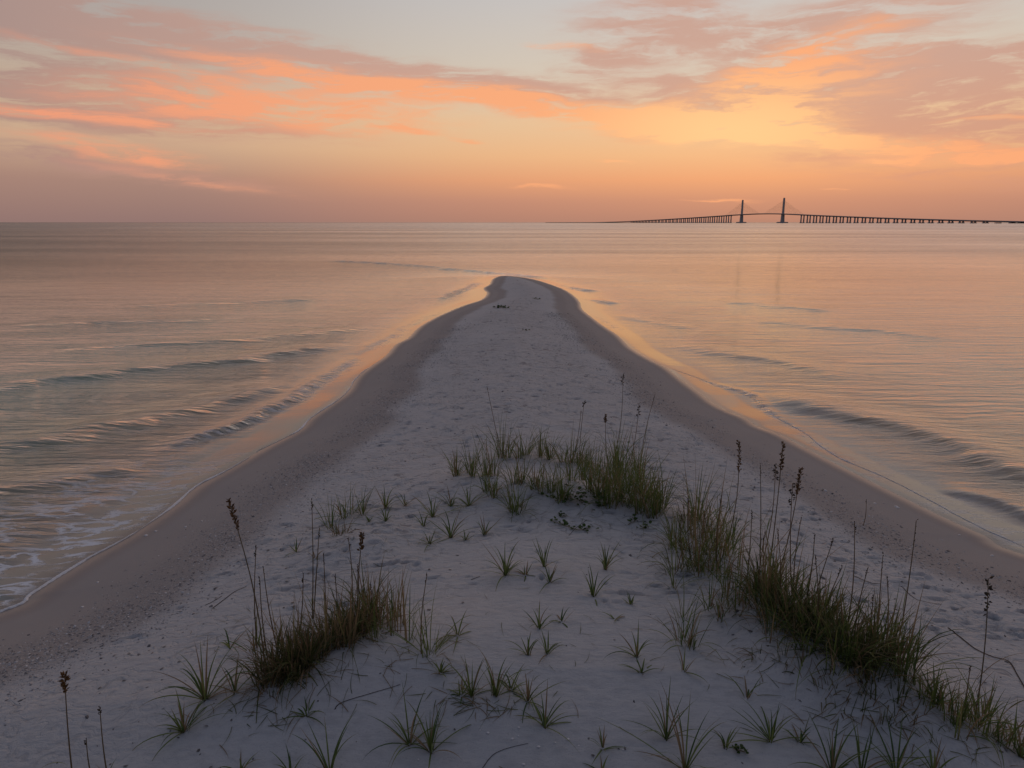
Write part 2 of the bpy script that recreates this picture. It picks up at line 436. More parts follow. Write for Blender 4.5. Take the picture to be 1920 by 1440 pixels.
m, t = mat('foam')
tc = t.n('ShaderNodeTexCoord').outputs['Object']
nf = t.noise(tc, 60.0, 3).outputs['Fac']
pb = t.n('ShaderNodeBsdfPrincipled', {'Base Color': t.mix(nf, (0.55, 0.55, 0.56, 1), (0.8, 0.8, 0.8, 1)), 'Roughness': 0.5,
                                      'Normal': t.n('ShaderNodeBump', {'Height': nf, 'Strength': 0.6, 'Distance': 0.01}).outputs[0]})
t.n('ShaderNodeOutputMaterial', {0: pb.outputs[0]})

# ------------------------------------------------------------------ sand mesh
ys = np.concatenate([np.linspace(-6, 1.4, 28), 1.5 * np.exp(np.arange(0, 760) * (math.log(62 / 1.5) / 759))])
ss = np.linspace(-1, 1, 780)
ss = 0.6 * ss + 0.4 * ss ** 3
ww = np.interp(ys, [-6, 4, 9, 20, 62], [15, 11.5, 12, 16, 26])
gx = ss[None, :] * ww[:, None]
gy = np.repeat(ys[:, None], len(ss), 1)
z, sd = height(gx, gy)
pit_shadeA = np.zeros(z.shape)
def carve(gx, gy, z, pits):
    for (x, y, a, b, dp) in pits:
        i0, i1 = np.searchsorted(ys, (y - 2.2 * b - 0.05, y + 2.2 * b + 0.05))
        if i1 <= i0:
            continue
        row = gx[(i0 + i1) // 2]
        j0, j1 = np.searchsorted(row, (x - 2.2 * a, x + 2.2 * a))
        if j1 <= j0:
            continue
        r2 = ((gx[i0:i1, j0:j1] - x) / a) ** 2 + ((gy[i0:i1, j0:j1] - y) / b) ** 2
        pit_shadeA[i0:i1, j0:j1] = np.maximum(pit_shadeA[i0:i1, j0:j1], np.exp(-r2 * 2.5) * dp / 0.03)
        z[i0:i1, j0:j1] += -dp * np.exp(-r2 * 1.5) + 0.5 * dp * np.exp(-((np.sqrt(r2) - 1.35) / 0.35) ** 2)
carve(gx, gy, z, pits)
me = grid_mesh('sand_spit', gx, gy, z, z > -0.75, 'sand', {'sd': sd, 'pit_shade': pit_shadeA, 'sde': sd / np.interp(gy, [11, 20, 48], [1, 0.85, 0.5]), 'scour': np.clip((sd - 1.7) / 0.8, 0, 1) * np.clip((gy - 5.2) / 3.0 + np.abs(gx) * 0.22, 0.05, 1)})
obj('sand_spit', me, kind='structure', label='pale sand spit narrowing to a point in the calm bay')
GXS, GYS, GZ = ss, ys, z

def ground_z(x, y):
    i = np.clip(np.searchsorted(ys, y) - 1, 0, len(ys) - 2)
    ty = (y - ys[i]) / (ys[i + 1] - ys[i])
    wv = np.interp(y, ys, ww)
    s = x / wv
    j = np.clip(np.searchsorted(ss, s) - 1, 0, len(ss) - 2)
    tx = (s - ss[j]) / (ss[j + 1] - ss[j])
    return (GZ[i, j] * (1 - tx) + GZ[i, j + 1] * tx) * (1 - ty) + (GZ[i + 1, j] * (1 - tx) + GZ[i + 1, j + 1] * tx) * ty

def ground(px, py):
    """where the photo's pixel meets the sand"""
    d = ray(px, py)
    lo = (CAM_H - 1.8) / -d[2]
    hi = (CAM_H + 0.1) / -d[2]
    for _ in range(40):
        mid = (lo + hi) / 2
        if CAM_H + d[2] * mid > ground_z(d[0] * mid, d[1] * mid):
            lo = mid
        else:
            hi = mid
    return np.array((d[0] * lo, d[1] * lo, ground_z(d[0] * lo, d[1] * lo)))

# ------------------------------------------------------------------ water
wys = np.concatenate([np.linspace(-8, 2.4, 16), 2.5 * np.exp(np.arange(0, 760) * (math.log(90 / 2.5) / 759)), 90 * np.exp(np.arange(1, 60) * (math.log(90000 / 90) / 59))])
wss = np.linspace(-1, 1, 760)
wx = wss[None, :] * (1.05 * np.maximum(wys, 0) + 8)[:, None]
wy = np.repeat(wys[:, None], len(wss), 1)
near = wys < 95
wsd = np.full(wx.shape, -1e3)
wsd[near] = shore_sd(wx[near], wy[near])
bz = np.full(wx.shape, -3.0)
bz[near] = height(wx[near], wy[near], False)[0]
# breaking and rolling swells: crest line in the photo, height, half width, roughness of the face
RIDGES = [
    ([(250, 862), (330, 838), (415, 808), (500, 775), (560, 742), (620, 705), (680, 666)], 0.075, 0.20, 1.0),
    ([(-120, 738), (0, 726), (100, 711), (250, 697), (400, 684), (500, 670), (600, 655), (670, 646)], 0.10, 0.42, 0.25),
    ([(60, 662), (150, 656), (250, 650), (400, 642), (500, 635), (625, 624), (720, 612)], 0.07, 0.40, 0.15),
    ([(-100, 850), (0, 836), (100, 825), (225, 805), (350, 771), (450, 745), (550, 715)], 0.085, 0.34, 0.2),
    ([(-80, 930), (60, 915), (180, 895), (270, 872)], 0.05, 0.22, 0.2),
    ([(660, 668), (720, 640), (780, 604), (840, 584)], 0.055, 0.20, 0.8),
    ([(815, 566), (850, 550), (880, 540), (905, 528)], 0.06, 0.30, 0.8),
    ([(600, 489), (700, 493), (790, 499), (860, 505)], 0.10, 0.50, 0.5),
    ([(795, 503), (870, 507), (930, 513), (990, 518), (1040, 525)], 0.10, 0.40, 0.7),
    ([(1040, 534), (1075, 541), (1115, 548)], 0.09, 0.35, 0.8),
    ([(1085, 560), (1115, 564), (1148, 571)], 0.08, 0.30, 0.5),
    ([(1105, 592), (1130, 604), (1165, 622)], 0.05, 0.2, 0.8),
    ([(1260, 694), (1350, 724), (1410, 742), (1440, 772), (1500, 808), (1570, 858), (1660, 898), (1740, 938), (1830, 988), (1920, 1030)], 0.030, 0.09, 0.9),
    ([(1405, 742), (1510, 760), (1610, 785), (1710, 812), (1810, 846), (1920, 882), (2050, 925)], 0.10, 0.38, 0.2),
    ([(1750, 914), (1835, 934), (1920, 964), (2020, 1000)], 0.05, 0.18, 0.3),
    ([(1260, 650), (1335, 660), (1435, 675), (1520, 692), (1600, 712)], 0.055, 0.36, 0.1),
    ([(1350, 566), (1410, 571), (1480, 577), (1560, 585)], 0.06, 0.5, 0.1),
    ([(1150, 690 - 100), (1230, 606), (1300, 620)], 0.03, 0.3, 0.1),
    ([(1400, 600), (1520, 612), (1660, 622), (1800, 640)], 0.05, 0.5, 0.1),
    ([(0, 610), (140, 606), (300, 603), (440, 598)], 0.06, 0.45, 0.1),
    ([(200, 575), (330, 573), (500, 566), (620, 560)], 0.06, 0.5, 0.1),
]
wz = np.zeros(wx.shape)
chop = np.zeros(wx.shape)
rough_face = np.zeros(wx.shape)
for k, (pl, amp, hw, rf) in enumerate(RIDGES):
    line = catmull([at_z(*q) for q in pl], 5)
    x0, y0 = line.min(0) - 4 * hw - 0.6
    x1, y1 = line.max(0) + 4 * hw + 0.6
    r0, r1 = np.searchsorted(wys, (y0, y1))
    sub = (slice(r0, r1), slice(None))
    qx, qy = wx[sub] + 0, wy[sub] + 0
    mk = (qx > x0) & (qx < x1)
    if not mk.any():
        continue
    xx, yy = qx[mk], qy[mk]
    hw = hw * (1.7 if rf < 0.4 else 1.25)
    wob = (fbm(xx * 0.5, yy * 0.9, 40 + k, 2) - 0.5) * hw * 1.2
    d, s, al = seg_dist(xx, yy, line)
    sdist = d * s + wob
    # shore side is the camera side (negative y): steeper there
    on_left = (line[:, 0].mean() < 0)
    toward = -sdist
    prof = np.where(toward > 0, np.exp(-(toward / (hw * 0.55)) ** 2), np.exp(-(sdist / (hw * 1.25)) ** 2))
    taper = np.clip(al / 0.18, 0, 1) * np.clip((1 - al) / 0.18, 0, 1)
    taper = taper * taper * (3 - 2 * taper)
    mod = 0.75 + 0.5 * fbm(xx * 0.45, yy * 0.6, 90 + k, 2)
    tmp = np.zeros(qx.shape)
    tmp[mk] = amp * prof * taper * mod
    wz[sub] += tmp
    tmp[mk] = rf * taper * np.clip(1.4 * np.exp(-((toward - hw * 0.4) / (hw * 0.9)) ** 2), 0, 1)
    rough_face[sub] = np.maximum(rough_face[sub], tmp)
depth = np.clip(-bz, 0, 3)
shallow = np.clip(-wsd / 0.35, 0, 1)
wz += rough_face * 0.012 * (fbm(wx * 5, wy * 9, 77, 3) - 0.5) * near[:, None]
wz = wz * shallow * np.clip((-bz + 0.02) / 0.05, 0, 1)
wz = np.maximum(wz + 0.004, bz + 0.005 * np.clip(-wsd / 0.12, -3, 1))
# gentle long swell in the open water
sw = np.clip((-wsd - 0.5) / 4, 0, 1) * near[:, None] * np.clip((85 - wy) / 30, 0, 1)
wz += sw * 0.035 * (fbm(wx * 0.22, wy * 0.75, 61, 2) - 0.5)
# how choppy the skin of the water is: calm by the shore and to the lee, rougher far out on the left
chop = np.clip((-bz + 0.01) / 0.14, 0.02, 1) * 0.62
chop = chop * np.clip(0.62 + 0.5 * (0.5 + (fbm(wx * 0.07, wy * 0.11, 21, 2) - 0.5) * np.clip((70 - wy) / 30, 0, 1)), 0.5, 1.2)
chop = chop * np.interp(wx / np.maximum(wy, 4), [-0.8, -0.3, 0.1, 0.8], [1.5, 1.2, 0.85, 0.85])
chop = chop * np.interp(wy, [0, 8, 14, 22, 45, 70, 150, 4000, 20000], [1.5, 1.45, 1.25, 0.95, 0.75, 1.0, 1.3, 1.2, 1.1])
nearband = np.clip((-wsd - 0.9) / 0.3, 0, 1) * np.clip((2.6 + wsd) / 0.8, 0, 1) * np.clip((13 - wy) / 4, 0, 1)
chop = chop * (1 + 0.7 * nearband)
chop = np.maximum(chop, rough_face * 1.0 * np.clip((-bz + 0.02) / 0.05, 0, 1))
foam_zone = np.clip((3.2 + wsd) / 1.6, 0, 1) * np.clip(-wsd / 0.25, 0, 1) * np.clip((12.5 - wy) / 4.5, 0, 1) * (wx < 0)
foam_zone = np.maximum(foam_zone, rough_face * 0.45 * shallow * np.clip((-wsd) / 0.18, 0, 1))
foam_zone = np.maximum(foam_zone, 0.35 * np.clip((1.3 + wsd) / 0.8, 0, 1) * np.clip(-wsd / 0.18, 0, 1) * np.clip((14 - wy) / 5, 0, 1) * (wx > 0))
me = grid_mesh('water', wx, wy, wz, wsd < 0.2, 'water', {'depth': depth, 'foam': foam_zone, 'chop': chop, 'refl': np.interp(wy, [0, 45, 110, 800, 3000, 15000], [1.0, 1.0, 0.88, 0.80, 0.68, 0.45]) * np.interp(wx / np.maximum(wy, 4), [-0.75, 0.0], [1, 1]) * (1 - np.interp(wx / np.maximum(wy, 4), [-0.75, -0.05], [0.44, 0.0]) * np.clip((wy - 20) / 50, 0, 1)), 'rgh': np.interp(wy, [0, 15, 40, 100, 600], [0.02, 0.03, 0.06, 0.20, 0.27])})
obj('water', me, kind='structure', label='calm bay water reflecting the orange sunset clouds')

# ------------------------------------------------------------------ foam beads along the two waterlines
def foam_line(poly, width, seed, label):
    r = np.random.RandomState(seed)
    d = np.concatenate([[0], np.cumsum(np.hypot(*np.diff(poly, axis=0).T))])
    n = int(d[-1] / 0.02)
    tt = np.linspace(0, d[-1], n)
    x, y = np.interp(tt, d, poly[:, 0]), np.interp(tt, d, poly[:, 1])
    tx, ty = np.gradient(x), np.gradient(y)
    l = np.hypot(tx, ty)
    nx, ny = -ty / l, tx / l
    off = 0.10 * (fbm(tt * 0.8, tt * 0 + seed, seed, 3) - 0.5)
    x, y = x + nx * off, y + ny * off
    wd = width * np.clip(2.6 * fbm(tt * 1.3, tt * 0, seed + 3, 5) - 0.75, 0.04, 1.6)
    wd *= np.clip(tt / 1.0, 0, 1) * np.clip((d[-1] - tt) / 1.0, 0, 1) + 0.02
    prof = [(-1, -0.006), (-0.6, 0.4), (0, 0.8), (0.6, 0.4), (1, -0.006)]
    V = []
    for k, (a, h) in enumerate(prof):
        j = wd * a * (0.75 + 0.5 * r.rand(n))
        V.append(np.stack([x + nx * j, y + ny * j, 0.004 + np.where(h > 0, h * np.minimum(wd, 0.009) * (0.6 + 0.8 * r.rand(n)), h)], 1))
    V = np.stack(V, 1).reshape(-1, 3)
    i = np.arange(n - 1)[:, None] * 5 + np.arange(4)[None]
    F = np.stack([i, i + 1, i + 6, i + 5], -1).reshape(-1, 4)
    gz = np.array([ground_z(*v[:2]) for v in V])
    V[:, 2] = np.maximum(V[:, 2], np.where(np.arange(len(V)) % 5 % 4 == 0, gz + 0.001, gz + 0.004 + V[:, 2]))
    obj('sea_foam', new_mesh('sea_foam', V, F, 'foam', True), kind='stuff', label=label)

sl = shore[:N_LEFT]
foam_line(sl[(sl[:, 1] > 4.5) & (sl[:, 1] < 11.5)], 0.026, 3, 'white foam bead along the waterline left of the sand')
foam_line(sl[(sl[:, 1] > 11.5) & (sl[:, 1] < 19)], 0.016, 5, 'thin broken foam along the waterline left of the sand')
foam_line(catmull([at_z(*q) for q in [(1262, 695), (1350, 725), (1410, 743), (1442, 774), (1500, 810), (1570, 860), (1660, 900), (1740, 940), (1830, 990), (1920, 1032)]], 6), 0.011, 8, 'thin white foam edge of the swash right of the sand')

# ------------------------------------------------------------------ plant, shell and bridge materials
def leaf_material(name, dark, light, dead, trans=0.35):
    m, t = mat(name)
    tint = t.attr('tint').outputs['Fac']
    al = t.attr('along').outputs['Fac']
    c = t.mix(t.rng(tint, 0.0, 0.7, smooth=False), dark, light)
    c = t.mix(t.rng(tint, 0.72, 0.9), c, dead)
    c = t.mix(t.m('MULTIPLY', t.rng(al, 0.6, 1.0), t.rng(tint, 0.3, 0.6)), c, dead)
    c = t.mix(t.m('MULTIPLY', t.rng(al, 0.16, 0.0), 0.6), c, (0.13, 0.07, 0.035, 1))
    pb = t.n('ShaderNodeBsdfPrincipled', {'Base Color': c, 'Roughness': 0.5, 'Specular IOR Level': 0.3})
    tl = t.n('ShaderNodeBsdfTranslucent', {'Color': c})
    mx = t.n('ShaderNodeMixShader', {0: trans, 1: pb.outputs[0], 2: tl.outputs[0]})
    t.n('ShaderNodeOutputMaterial', {0: mx.outputs[0]})
leaf_material('grass', (0.065, 0.110, 0.028, 1), (0.190, 0.230, 0.060, 1), (0.26, 0.185, 0.10, 1))
leaf_material('thicket', (0.050, 0.072, 0.022, 1), (0.140, 0.150, 0.045, 1), (0.23, 0.155, 0.085, 1))
leaf_material('stem', (0.13, 0.095, 0.042, 1), (0.20, 0.125, 0.062, 1), (0.16, 0.085, 0.045, 1), 0.1)
leaf_material('seed', (0.14, 0.075, 0.030, 1), (0.24, 0.125, 0.045, 1), (0.20, 0.11, 0.045, 1), 0.35)
leaf_material('dark_seed', (0.045, 0.032, 0.020, 1), (0.085, 0.055, 0.030, 1), (0.09, 0.055, 0.03, 1), 0.25)
leaf_material('vine_leaf', (0.040, 0.075, 0.016, 1), (0.075, 0.115, 0.022, 1), (0.10, 0.08, 0.03, 1))

def plain(name, c0, c1, rough, scale, spec=0.4):
    m, t = mat(name)
    tc = t.n('ShaderNodeTexCoord').outputs['Object']
    n = t.noise(tc, scale, 4).outputs['Fac']
    oi = t.n('ShaderNodeObjectInfo').outputs['Random']
    c = t.mix(n, c0, c1)
    c = t.mix(t.m('MULTIPLY', oi, 0.35), c, c0)
    pb = t.n('ShaderNodeBsdfPrincipled', {'Base Color': c, 'Roughness': rough, 'Specular IOR Level': spec})
    t.n('ShaderNodeOutputMaterial', {0: pb.outputs[0]})
plain('shell', (0.60, 0.56, 0.53, 1), (0.76, 0.73, 0.70, 1), 0.5, 40)
plain('concrete', (0.42, 0.38, 0.35, 1), (0.50, 0.45, 0.42, 1), 0.8, 0.05, 0.2)
plain('cable', (0.30, 0.25, 0.15, 1), (0.34, 0.28, 0.17, 1), 0.6, 0.1)
plain('land', (0.035, 0.040, 0.025, 1), (0.06, 0.06, 0.04, 1), 0.9, 0.02, 0.1)
plain('twig', (0.035, 0.026, 0.020, 1), (0.07, 0.05, 0.038, 1), 0.8, 30, 0.2)
m, t = mat('shell_hash')
tnt = t.attr('tint').outputs['Fac']
pb = t.n('ShaderNodeBsdfPrincipled', {'Base Color': t.ramp(tnt, [(0, (0.075, 0.068, 0.066, 1)), (0.3, (0.22, 0.20, 0.19, 1)), (0.75, (0.42, 0.39, 0.37, 1)), (1, (0.66, 0.63, 0.60, 1))]), 'Roughness': 0.6})
t.n('ShaderNodeOutputMaterial', {0: pb.outputs[0]})

# ------------------------------------------------------------------ bridge far across the bay
def box_v(x0, x1, y0, y1, z0, z1):
    return [(x, y, z) for z in (z0, z1) for (x, y) in ((x0, y0), (x1, y0), (x1, y1), (x0, y1))]
BOXF = [(0, 3, 2, 1), (4, 5, 6, 7), (0, 1, 5, 4), (1, 2, 6, 5), (2, 3, 7, 6), (3, 0, 4, 7)]
def boxes(name, lst, material):
    V, F = [], []
    for b in lst:
        k = len(V)
        V += b
        F += [tuple(i + k for i in f) for f in BOXF]
    return new_mesh(name, V, F, material)
BR = np.array((1448.0, 3900.0))                 # right pylon
BD = np.array((-0.3005, 0.9535))                # along the bridge, away from the viewer
bridge = thing('cable_stayed_bridge', 'long cable-stayed bridge with two pylons and twin-column piers across the bay', 'bridge', (BR[0], BR[1], 0))
bridge.rotation_euler = (0, 0, math.atan2(BD[1], BD[0]))
SPAN = 366.0
def s_at(px):
    k = (px - 960) / FPX * CP * 1.0
    k = (px - 960) / FPX / (CP + SP * 303 / FPX * 1.0)
    return (BR[0] - k * BR[1]) / (k * BD[1] - BD[0])
def z_at(px, py):
    s = s_at(px)
    q = BR + BD * s
    d = ray(px, py)
    return CAM_H + d[2] / d[1] * q[1]
deck_px = [(2060, 418), (1960, 416.5), (1920, 415.4), (1840, 413.8), (1760, 411.8), (1660, 408.8), (1560, 405), (1500, 402.3), (1467, 400.6), (1430, 400.2), (1390, 402), (1350, 404.8), (1300, 408.2), (1250, 411.2), (1200, 414), (1165, 415.6), (1120, 416.9), (1025, 417.4)]
DS = np.array([s_at(q[0]) for q in deck_px])
DZ = np.array([z_at(*q) for q in deck_px])
DZ[-1] = max(3.0, DZ[-1])
deck_z = lambda s: float(np.interp(s, DS, DZ))
ssd = np.linspace(DS[0], DS[-1], 160)
zz = np.convolve(np.pad(np.interp(ssd, DS, DZ), 3, 'edge'), np.ones(7) / 7, 'valid')
deck_zs = lambda s: float(np.interp(s, ssd, zz))
V, F = [], []
for i, (s_, z_) in enumerate(zip(ssd, zz)):
    for (yy, dz_) in ((-14, 0.0), (14, 0.0), (14, -1.2), (5, -4.2), (-5, -4.2), (-14, -1.2)):
        V.append((s_, yy, z_ + dz_))
    if i:
        k = 6 * (i - 1)
        F += [(k + j, k + (j + 1) % 6, k + 6 + (j + 1) % 6, k + 6 + j) for j in range(6)]
obj('deck', new_mesh('deck', V, F, 'concrete'), bridge)
for yy in (-13.4, 13.4):
    V, F = [], []
    for i, (s_, z_) in enumerate(zip(ssd, zz)):
        V += [(s_, yy - .3, z_ + 0.05), (s_, yy + .3, z_ + 0.05), (s_, yy + .3, z_ + 1.3), (s_, yy - .3, z_ + 1.3)]
        if i:
            k = 4 * (i - 1)
            F += [(k + j, k + (j + 1) % 4, k + 4 + (j + 1) % 4, k + 4 + j) for j in range(4)]
    obj('parapet', new_mesh('parapet', V, F, 'concrete'), bridge)
for s0 in (0.0, SPAN):
    zd = deck_zs(s0)
    top = 131.0
    # single tapered tower above the deck, splitting in two legs below it
    V = []
    for (z_, a, b) in ((0.8, 7.5, 8), (zd - 6, 6.0, 6.5), (zd + 4, 5.2, 4.0), (zd + 30, 4.8, 3.6), (top - 4, 4.2, 3.2), (top, 3.4, 2.6)):
        V += [(s0 - a, -b, z_), (s0 + a, -b, z_), (s0 + a, b, z_), (s0 - a, b, z_)]
    F = [(k + j, k + (j + 1) % 4, k + 4 + (j + 1) % 4, k + 4 + j) for k in range(0, 20, 4) for j in range(4)] + [(20, 21, 22, 23)]
    py = obj('pylon', new_mesh('pylon', V, F, 'concrete'), bridge)
    V = []
    n = 16
    for (rr, z_) in ((30, -2), (30, 4.5), (27, 6.0), (12, 6.6)):
        V += [(s0 + rr * math.cos(2 * math.pi * k / n), rr * math.sin(2 * math.pi * k / n), z_) for k in range(n)]
    F = [(r * n + k, r * n + (k + 1) % n, (r + 1) * n + (k + 1) % n, (r + 1) * n + k) for r in range(3) for k in range(n)]
    obj('pylon_footing', new_mesh('pylon_footing', V, F, 'concrete'), py)
    for sg in (-1, 1):
        for k in range(14):
            s1 = s0 + sg * (18 + k * 11.2)
            z0, z1 = zd + 26 + k * 3.3, deck_zs(s1) + 1.0
            r_ = 0.22
            V = [(s0 + sg * 3, y_, z0 + w_) for (y_, w_) in ((-r_, -r_), (r_, -r_), (0, r_))] + [(s1, y_, z1 + w_) for (y_, w_) in ((-r_, -r_), (r_, -r_), (0, r_))]
            obj('stay_cable', new_mesh('stay_cable', V, [(0, 1, 4, 3), (1, 2, 5, 4), (2, 0, 3, 5)], 'cable'), py)
pier_s = [s_at(1440 + q / 4) for q in (256, 303, 351, 399, 448, 500, 551, 605, 660, 717, 774, 832, 891, 957, 1018, 1085, 1150, 1220, 1295, 1370, 1450, 1540, 1630, 1725, 1830)]
s1 = s_at(1368)
while s1 < s_at(1182):
    pier_s.append(s1)
    s1 += 49.0
for s_ in pier_s:
    zd = deck_zs(s_) - 4.0
    pr = obj('pier', boxes('pier', [box_v(s_ - 3.6, s_ + 3.6, -13.5, 13.5, -2, 3.2)], 'concrete'), bridge)
    if zd < 5:
        continue
    for yy in (-8.5, 8.5):
        V = []
        for (z_, a, b) in ((3.15, 2.2, 3.0), (zd - 3, 1.9, 2.4), (zd + 0.4, 2.2, 4.6)):
            V += [(s_ - a, yy - b, z_), (s_ + a, yy - b, z_), (s_ + a, yy + b, z_), (s_ - a, yy + b, z_)]
        obj('column', new_mesh('column', V, [(k + j, k + (j + 1) % 4, k + 4 + (j + 1) % 4, k + 4 + j) for k in (0, 4) for j in range(4)], 'concrete'), pr)
# low causeway the far approach lands on, and the near one
def strip_land(name, sa, sb, half, h, label):
    n = 90
    V, F = [], []
    for i in range(n):
        s_ = sa + (sb - sa) * i / (n - 1)
        q = BR + BD * s_
        e = min(1, 8 * i / n, 8 * (n - 1 - i) / n)
        hh = h * (0.6 + 0.6 * vnoise(np.array(i * 0.7), np.array(0.0), 4)) * e + 0.3
        nx, ny = -BD[1], BD[0]
        for (a, zz_) in ((-half, -1), (-half * 0.6, hh), (half * 0.6, hh), (half, -1)):
            V.append((q[0] + nx * a * (0.3 + 0.7 * e), q[1] + ny * a * (0.3 + 0.7 * e), zz_))
        if i:
            k = 4 * (i - 1)
            F += [(k + j, k + j + 1, k + 5 + j, k + 4 + j) for j in range(3)]
    obj(name, new_mesh(name, V, F, 'land'), kind='structure', label=label)
strip_land('causeway', s_at(1190), s_at(1024), 40, 2.6, 'low dark causeway carrying the road beyond the bridge')
strip_land('causeway', s_at(2100), s_at(1895), 30, 2.2, 'low dark embankment at the near end of the bridge')

# ------------------------------------------------------------------ plants: blade shapes
def blade_geo(L, width, lean, curl, az, base, r, seg=6, twist=0.0, side=0.0):
    """one bent tapering grass blade; returns verts (2*(seg+1)), along"""
    V, A = [], []
    p = np.array(base, float)
    th = lean
    d = np.array((math.cos(az), math.sin(az), 0))
    sidev = np.array((-math.sin(az), math.cos(az), 0))
    st = L / seg
    for i in range(seg + 1):
        f = i / seg
        wv = width * (0.75 + 0.5 * f if f < 0.3 else 0.9 * (1 - ((f - 0.3) / 0.7) ** 1.5) + 0.03)
        tw = twist * f
        wd = sidev * math.cos(tw) + (d * math.cos(th) - np.array((0, 0, 1)) * math.sin(th)) * math.sin(tw)
        V += [p - wd * wv / 2, p + wd * wv / 2]
        A += [f, f]
        p = p + st * (d * math.sin(th) + np.array((0, 0, 1)) * math.cos(th) + sidev * side * f)
        th += curl / seg * (0.5 + f)
    return V, A

def blade_faces(k, seg):
    return [(k + 2 * i, k + 2 * i + 1, k + 2 * i + 3, k + 2 * i + 2) for i in range(seg)]

def tuft_mesh(n, H, spread, rad, seed, dead=0.2, width=0.0055, droop=1.0, elong=(1, 1)):
    r = random.Random(seed)
    V, F, A, T = [], [], [], []
    for i in range(n):
        az = r.uniform(0, 2 * math.pi)
        rr = rad * math.sqrt(r.random())
        base = (rr * math.cos(az + r.uniform(-1, 1)) * elong[0], rr * math.sin(az + r.uniform(-1, 1)) * elong[1], -0.03)
        L = H * r.uniform(0.5, 1.2)
        lean = abs(r.gauss(0.12, spread * 1.35))
        curl = droop * r.uniform(0.2, 1.7) * (0.55 + lean) * (1.8 if r.random() < 0.2 else 1)
        v, a = blade_geo(L, width * r.uniform(0.7, 1.25), lean, curl, az, base, r, 6, r.uniform(-1.2, 1.2), r.uniform(-.15, .15))
        k = len(V)
        V += v
        A += a
        tv = r.random() * 0.7 if r.random() > dead else r.uniform(0.8, 1.0)
        T += [tv] * len(v)
        F += blade_faces(k, 6)
    return V, F, A, T

def leaf_mesh(name, V, F, A, T, material):
    me = new_mesh(name, V, F, material, False)
    add_attr(me, 'along', A)
    add_attr(me, 'tint', T)
    return me

# pool of single blades, leaning towards +X, for tufts whose blades can be picked apart
rb = random.Random(11)
BLADES = []
for k in range(18):
    V, A = blade_geo(1.0, 0.020, 0.0 + 0.05 * (k % 3), 0.25 + 0.13 * k * 0.7, 0.0, (0, 0, -0.04), rb, 8, rb.uniform(-1, 1), rb.uniform(-.1, .1))
    tv = rb.random() * 0.68 if k % 6 else 0.9
    BLADES.append(leaf_mesh('blade', V, blade_faces(0, 8), A, [tv] * len(V), 'grass'))

def open_tuft(px, py, hpx, n, spread, label, group=None, seed=None, name='grass_tuft'):
    """an isolated tuft: each blade an object"""
    g = ground(px, py)
    dist = math.hypot(g[0], g[1], CAM_H - g[2])
    H = hpx * dist / FPX * 1.08
    r = random.Random(seed if seed is not None else int(px * 7 + py))
    spread *= 1.2
    n = int(n * 1.25)
    o = thing(name, label, 'grass', (g[0], g[1], g[2]), group)
    for i in range(n):
        b = obj('blade', BLADES[r.randrange(len(BLADES))], o)
        az = 2 * math.pi * (i + r.uniform(-.4, .4)) / n * 1.618
        lean = min(1.35, abs(r.gauss(0.0, spread)) + (0.55 if r.random() < 0.15 else 0))
        L = H * r.uniform(0.55, 1.1) * (1.15 if lean > 0.7 else 1)
        wfac = (0.46 + 0.18 * r.random()) * min(1.35, max(1.0, dist / 4.5))
        b.rotation_euler = (0, lean, az)
        b.scale = (L, L * 0 + wfac * 0.9, L)
        b.location = (0.02 * math.cos(az) * r.random(), 0.02 * math.sin(az) * r.random(), 0)
    return o

def dense_tuft(px, py, hpx, n, spread, label, group, dead=0.25, rad=0.06, material='grass', droop=1.0, name='sea_oat_tuft', jitter=0):
    r = random.Random(int(px * 13 + py * 7))
    g = ground(px + r.uniform(-1, 1) * jitter, py + r.uniform(-1, 1) * jitter * 0.6)
    dist = math.hypot(g[0], g[1], CAM_H - g[2])
    H = hpx * dist / FPX * 1.1
    o = thing(name, label, 'grass', tuple(g), group)
    V, F, A, T = tuft_mesh(n, H, spread, rad, int(px * 31 + py), dead, 0.0075 * min(1.3, max(1.0, dist / 5.0)), droop)
    obj('blades', leaf_mesh('blades', V, F, A, T, material), o, kind='stuff')
    return o

# ------------------------------------------------------------------ plants: flowering stalks
def tube_geo(pts, r0, r1, n=5):
    V, A = [], []
    pts = np.array(pts, float)
    for i, q in enumerate(pts):
        f = i / (len(pts) - 1)
        rr = r0 + (r1 - r0) * f
        for k in range(n):
            a = 2 * math.pi * k / n
            V.append((q[0] + rr * math.cos(a), q[1] + rr * math.sin(a), q[2]))
            A.append(f)
    F = [(i * n + k, i * n + (k + 1) % n, (i + 1) * n + (k + 1) % n, (i + 1) * n + k) for i in range(len(pts) - 1) for k in range(n)]
    return V, F, A

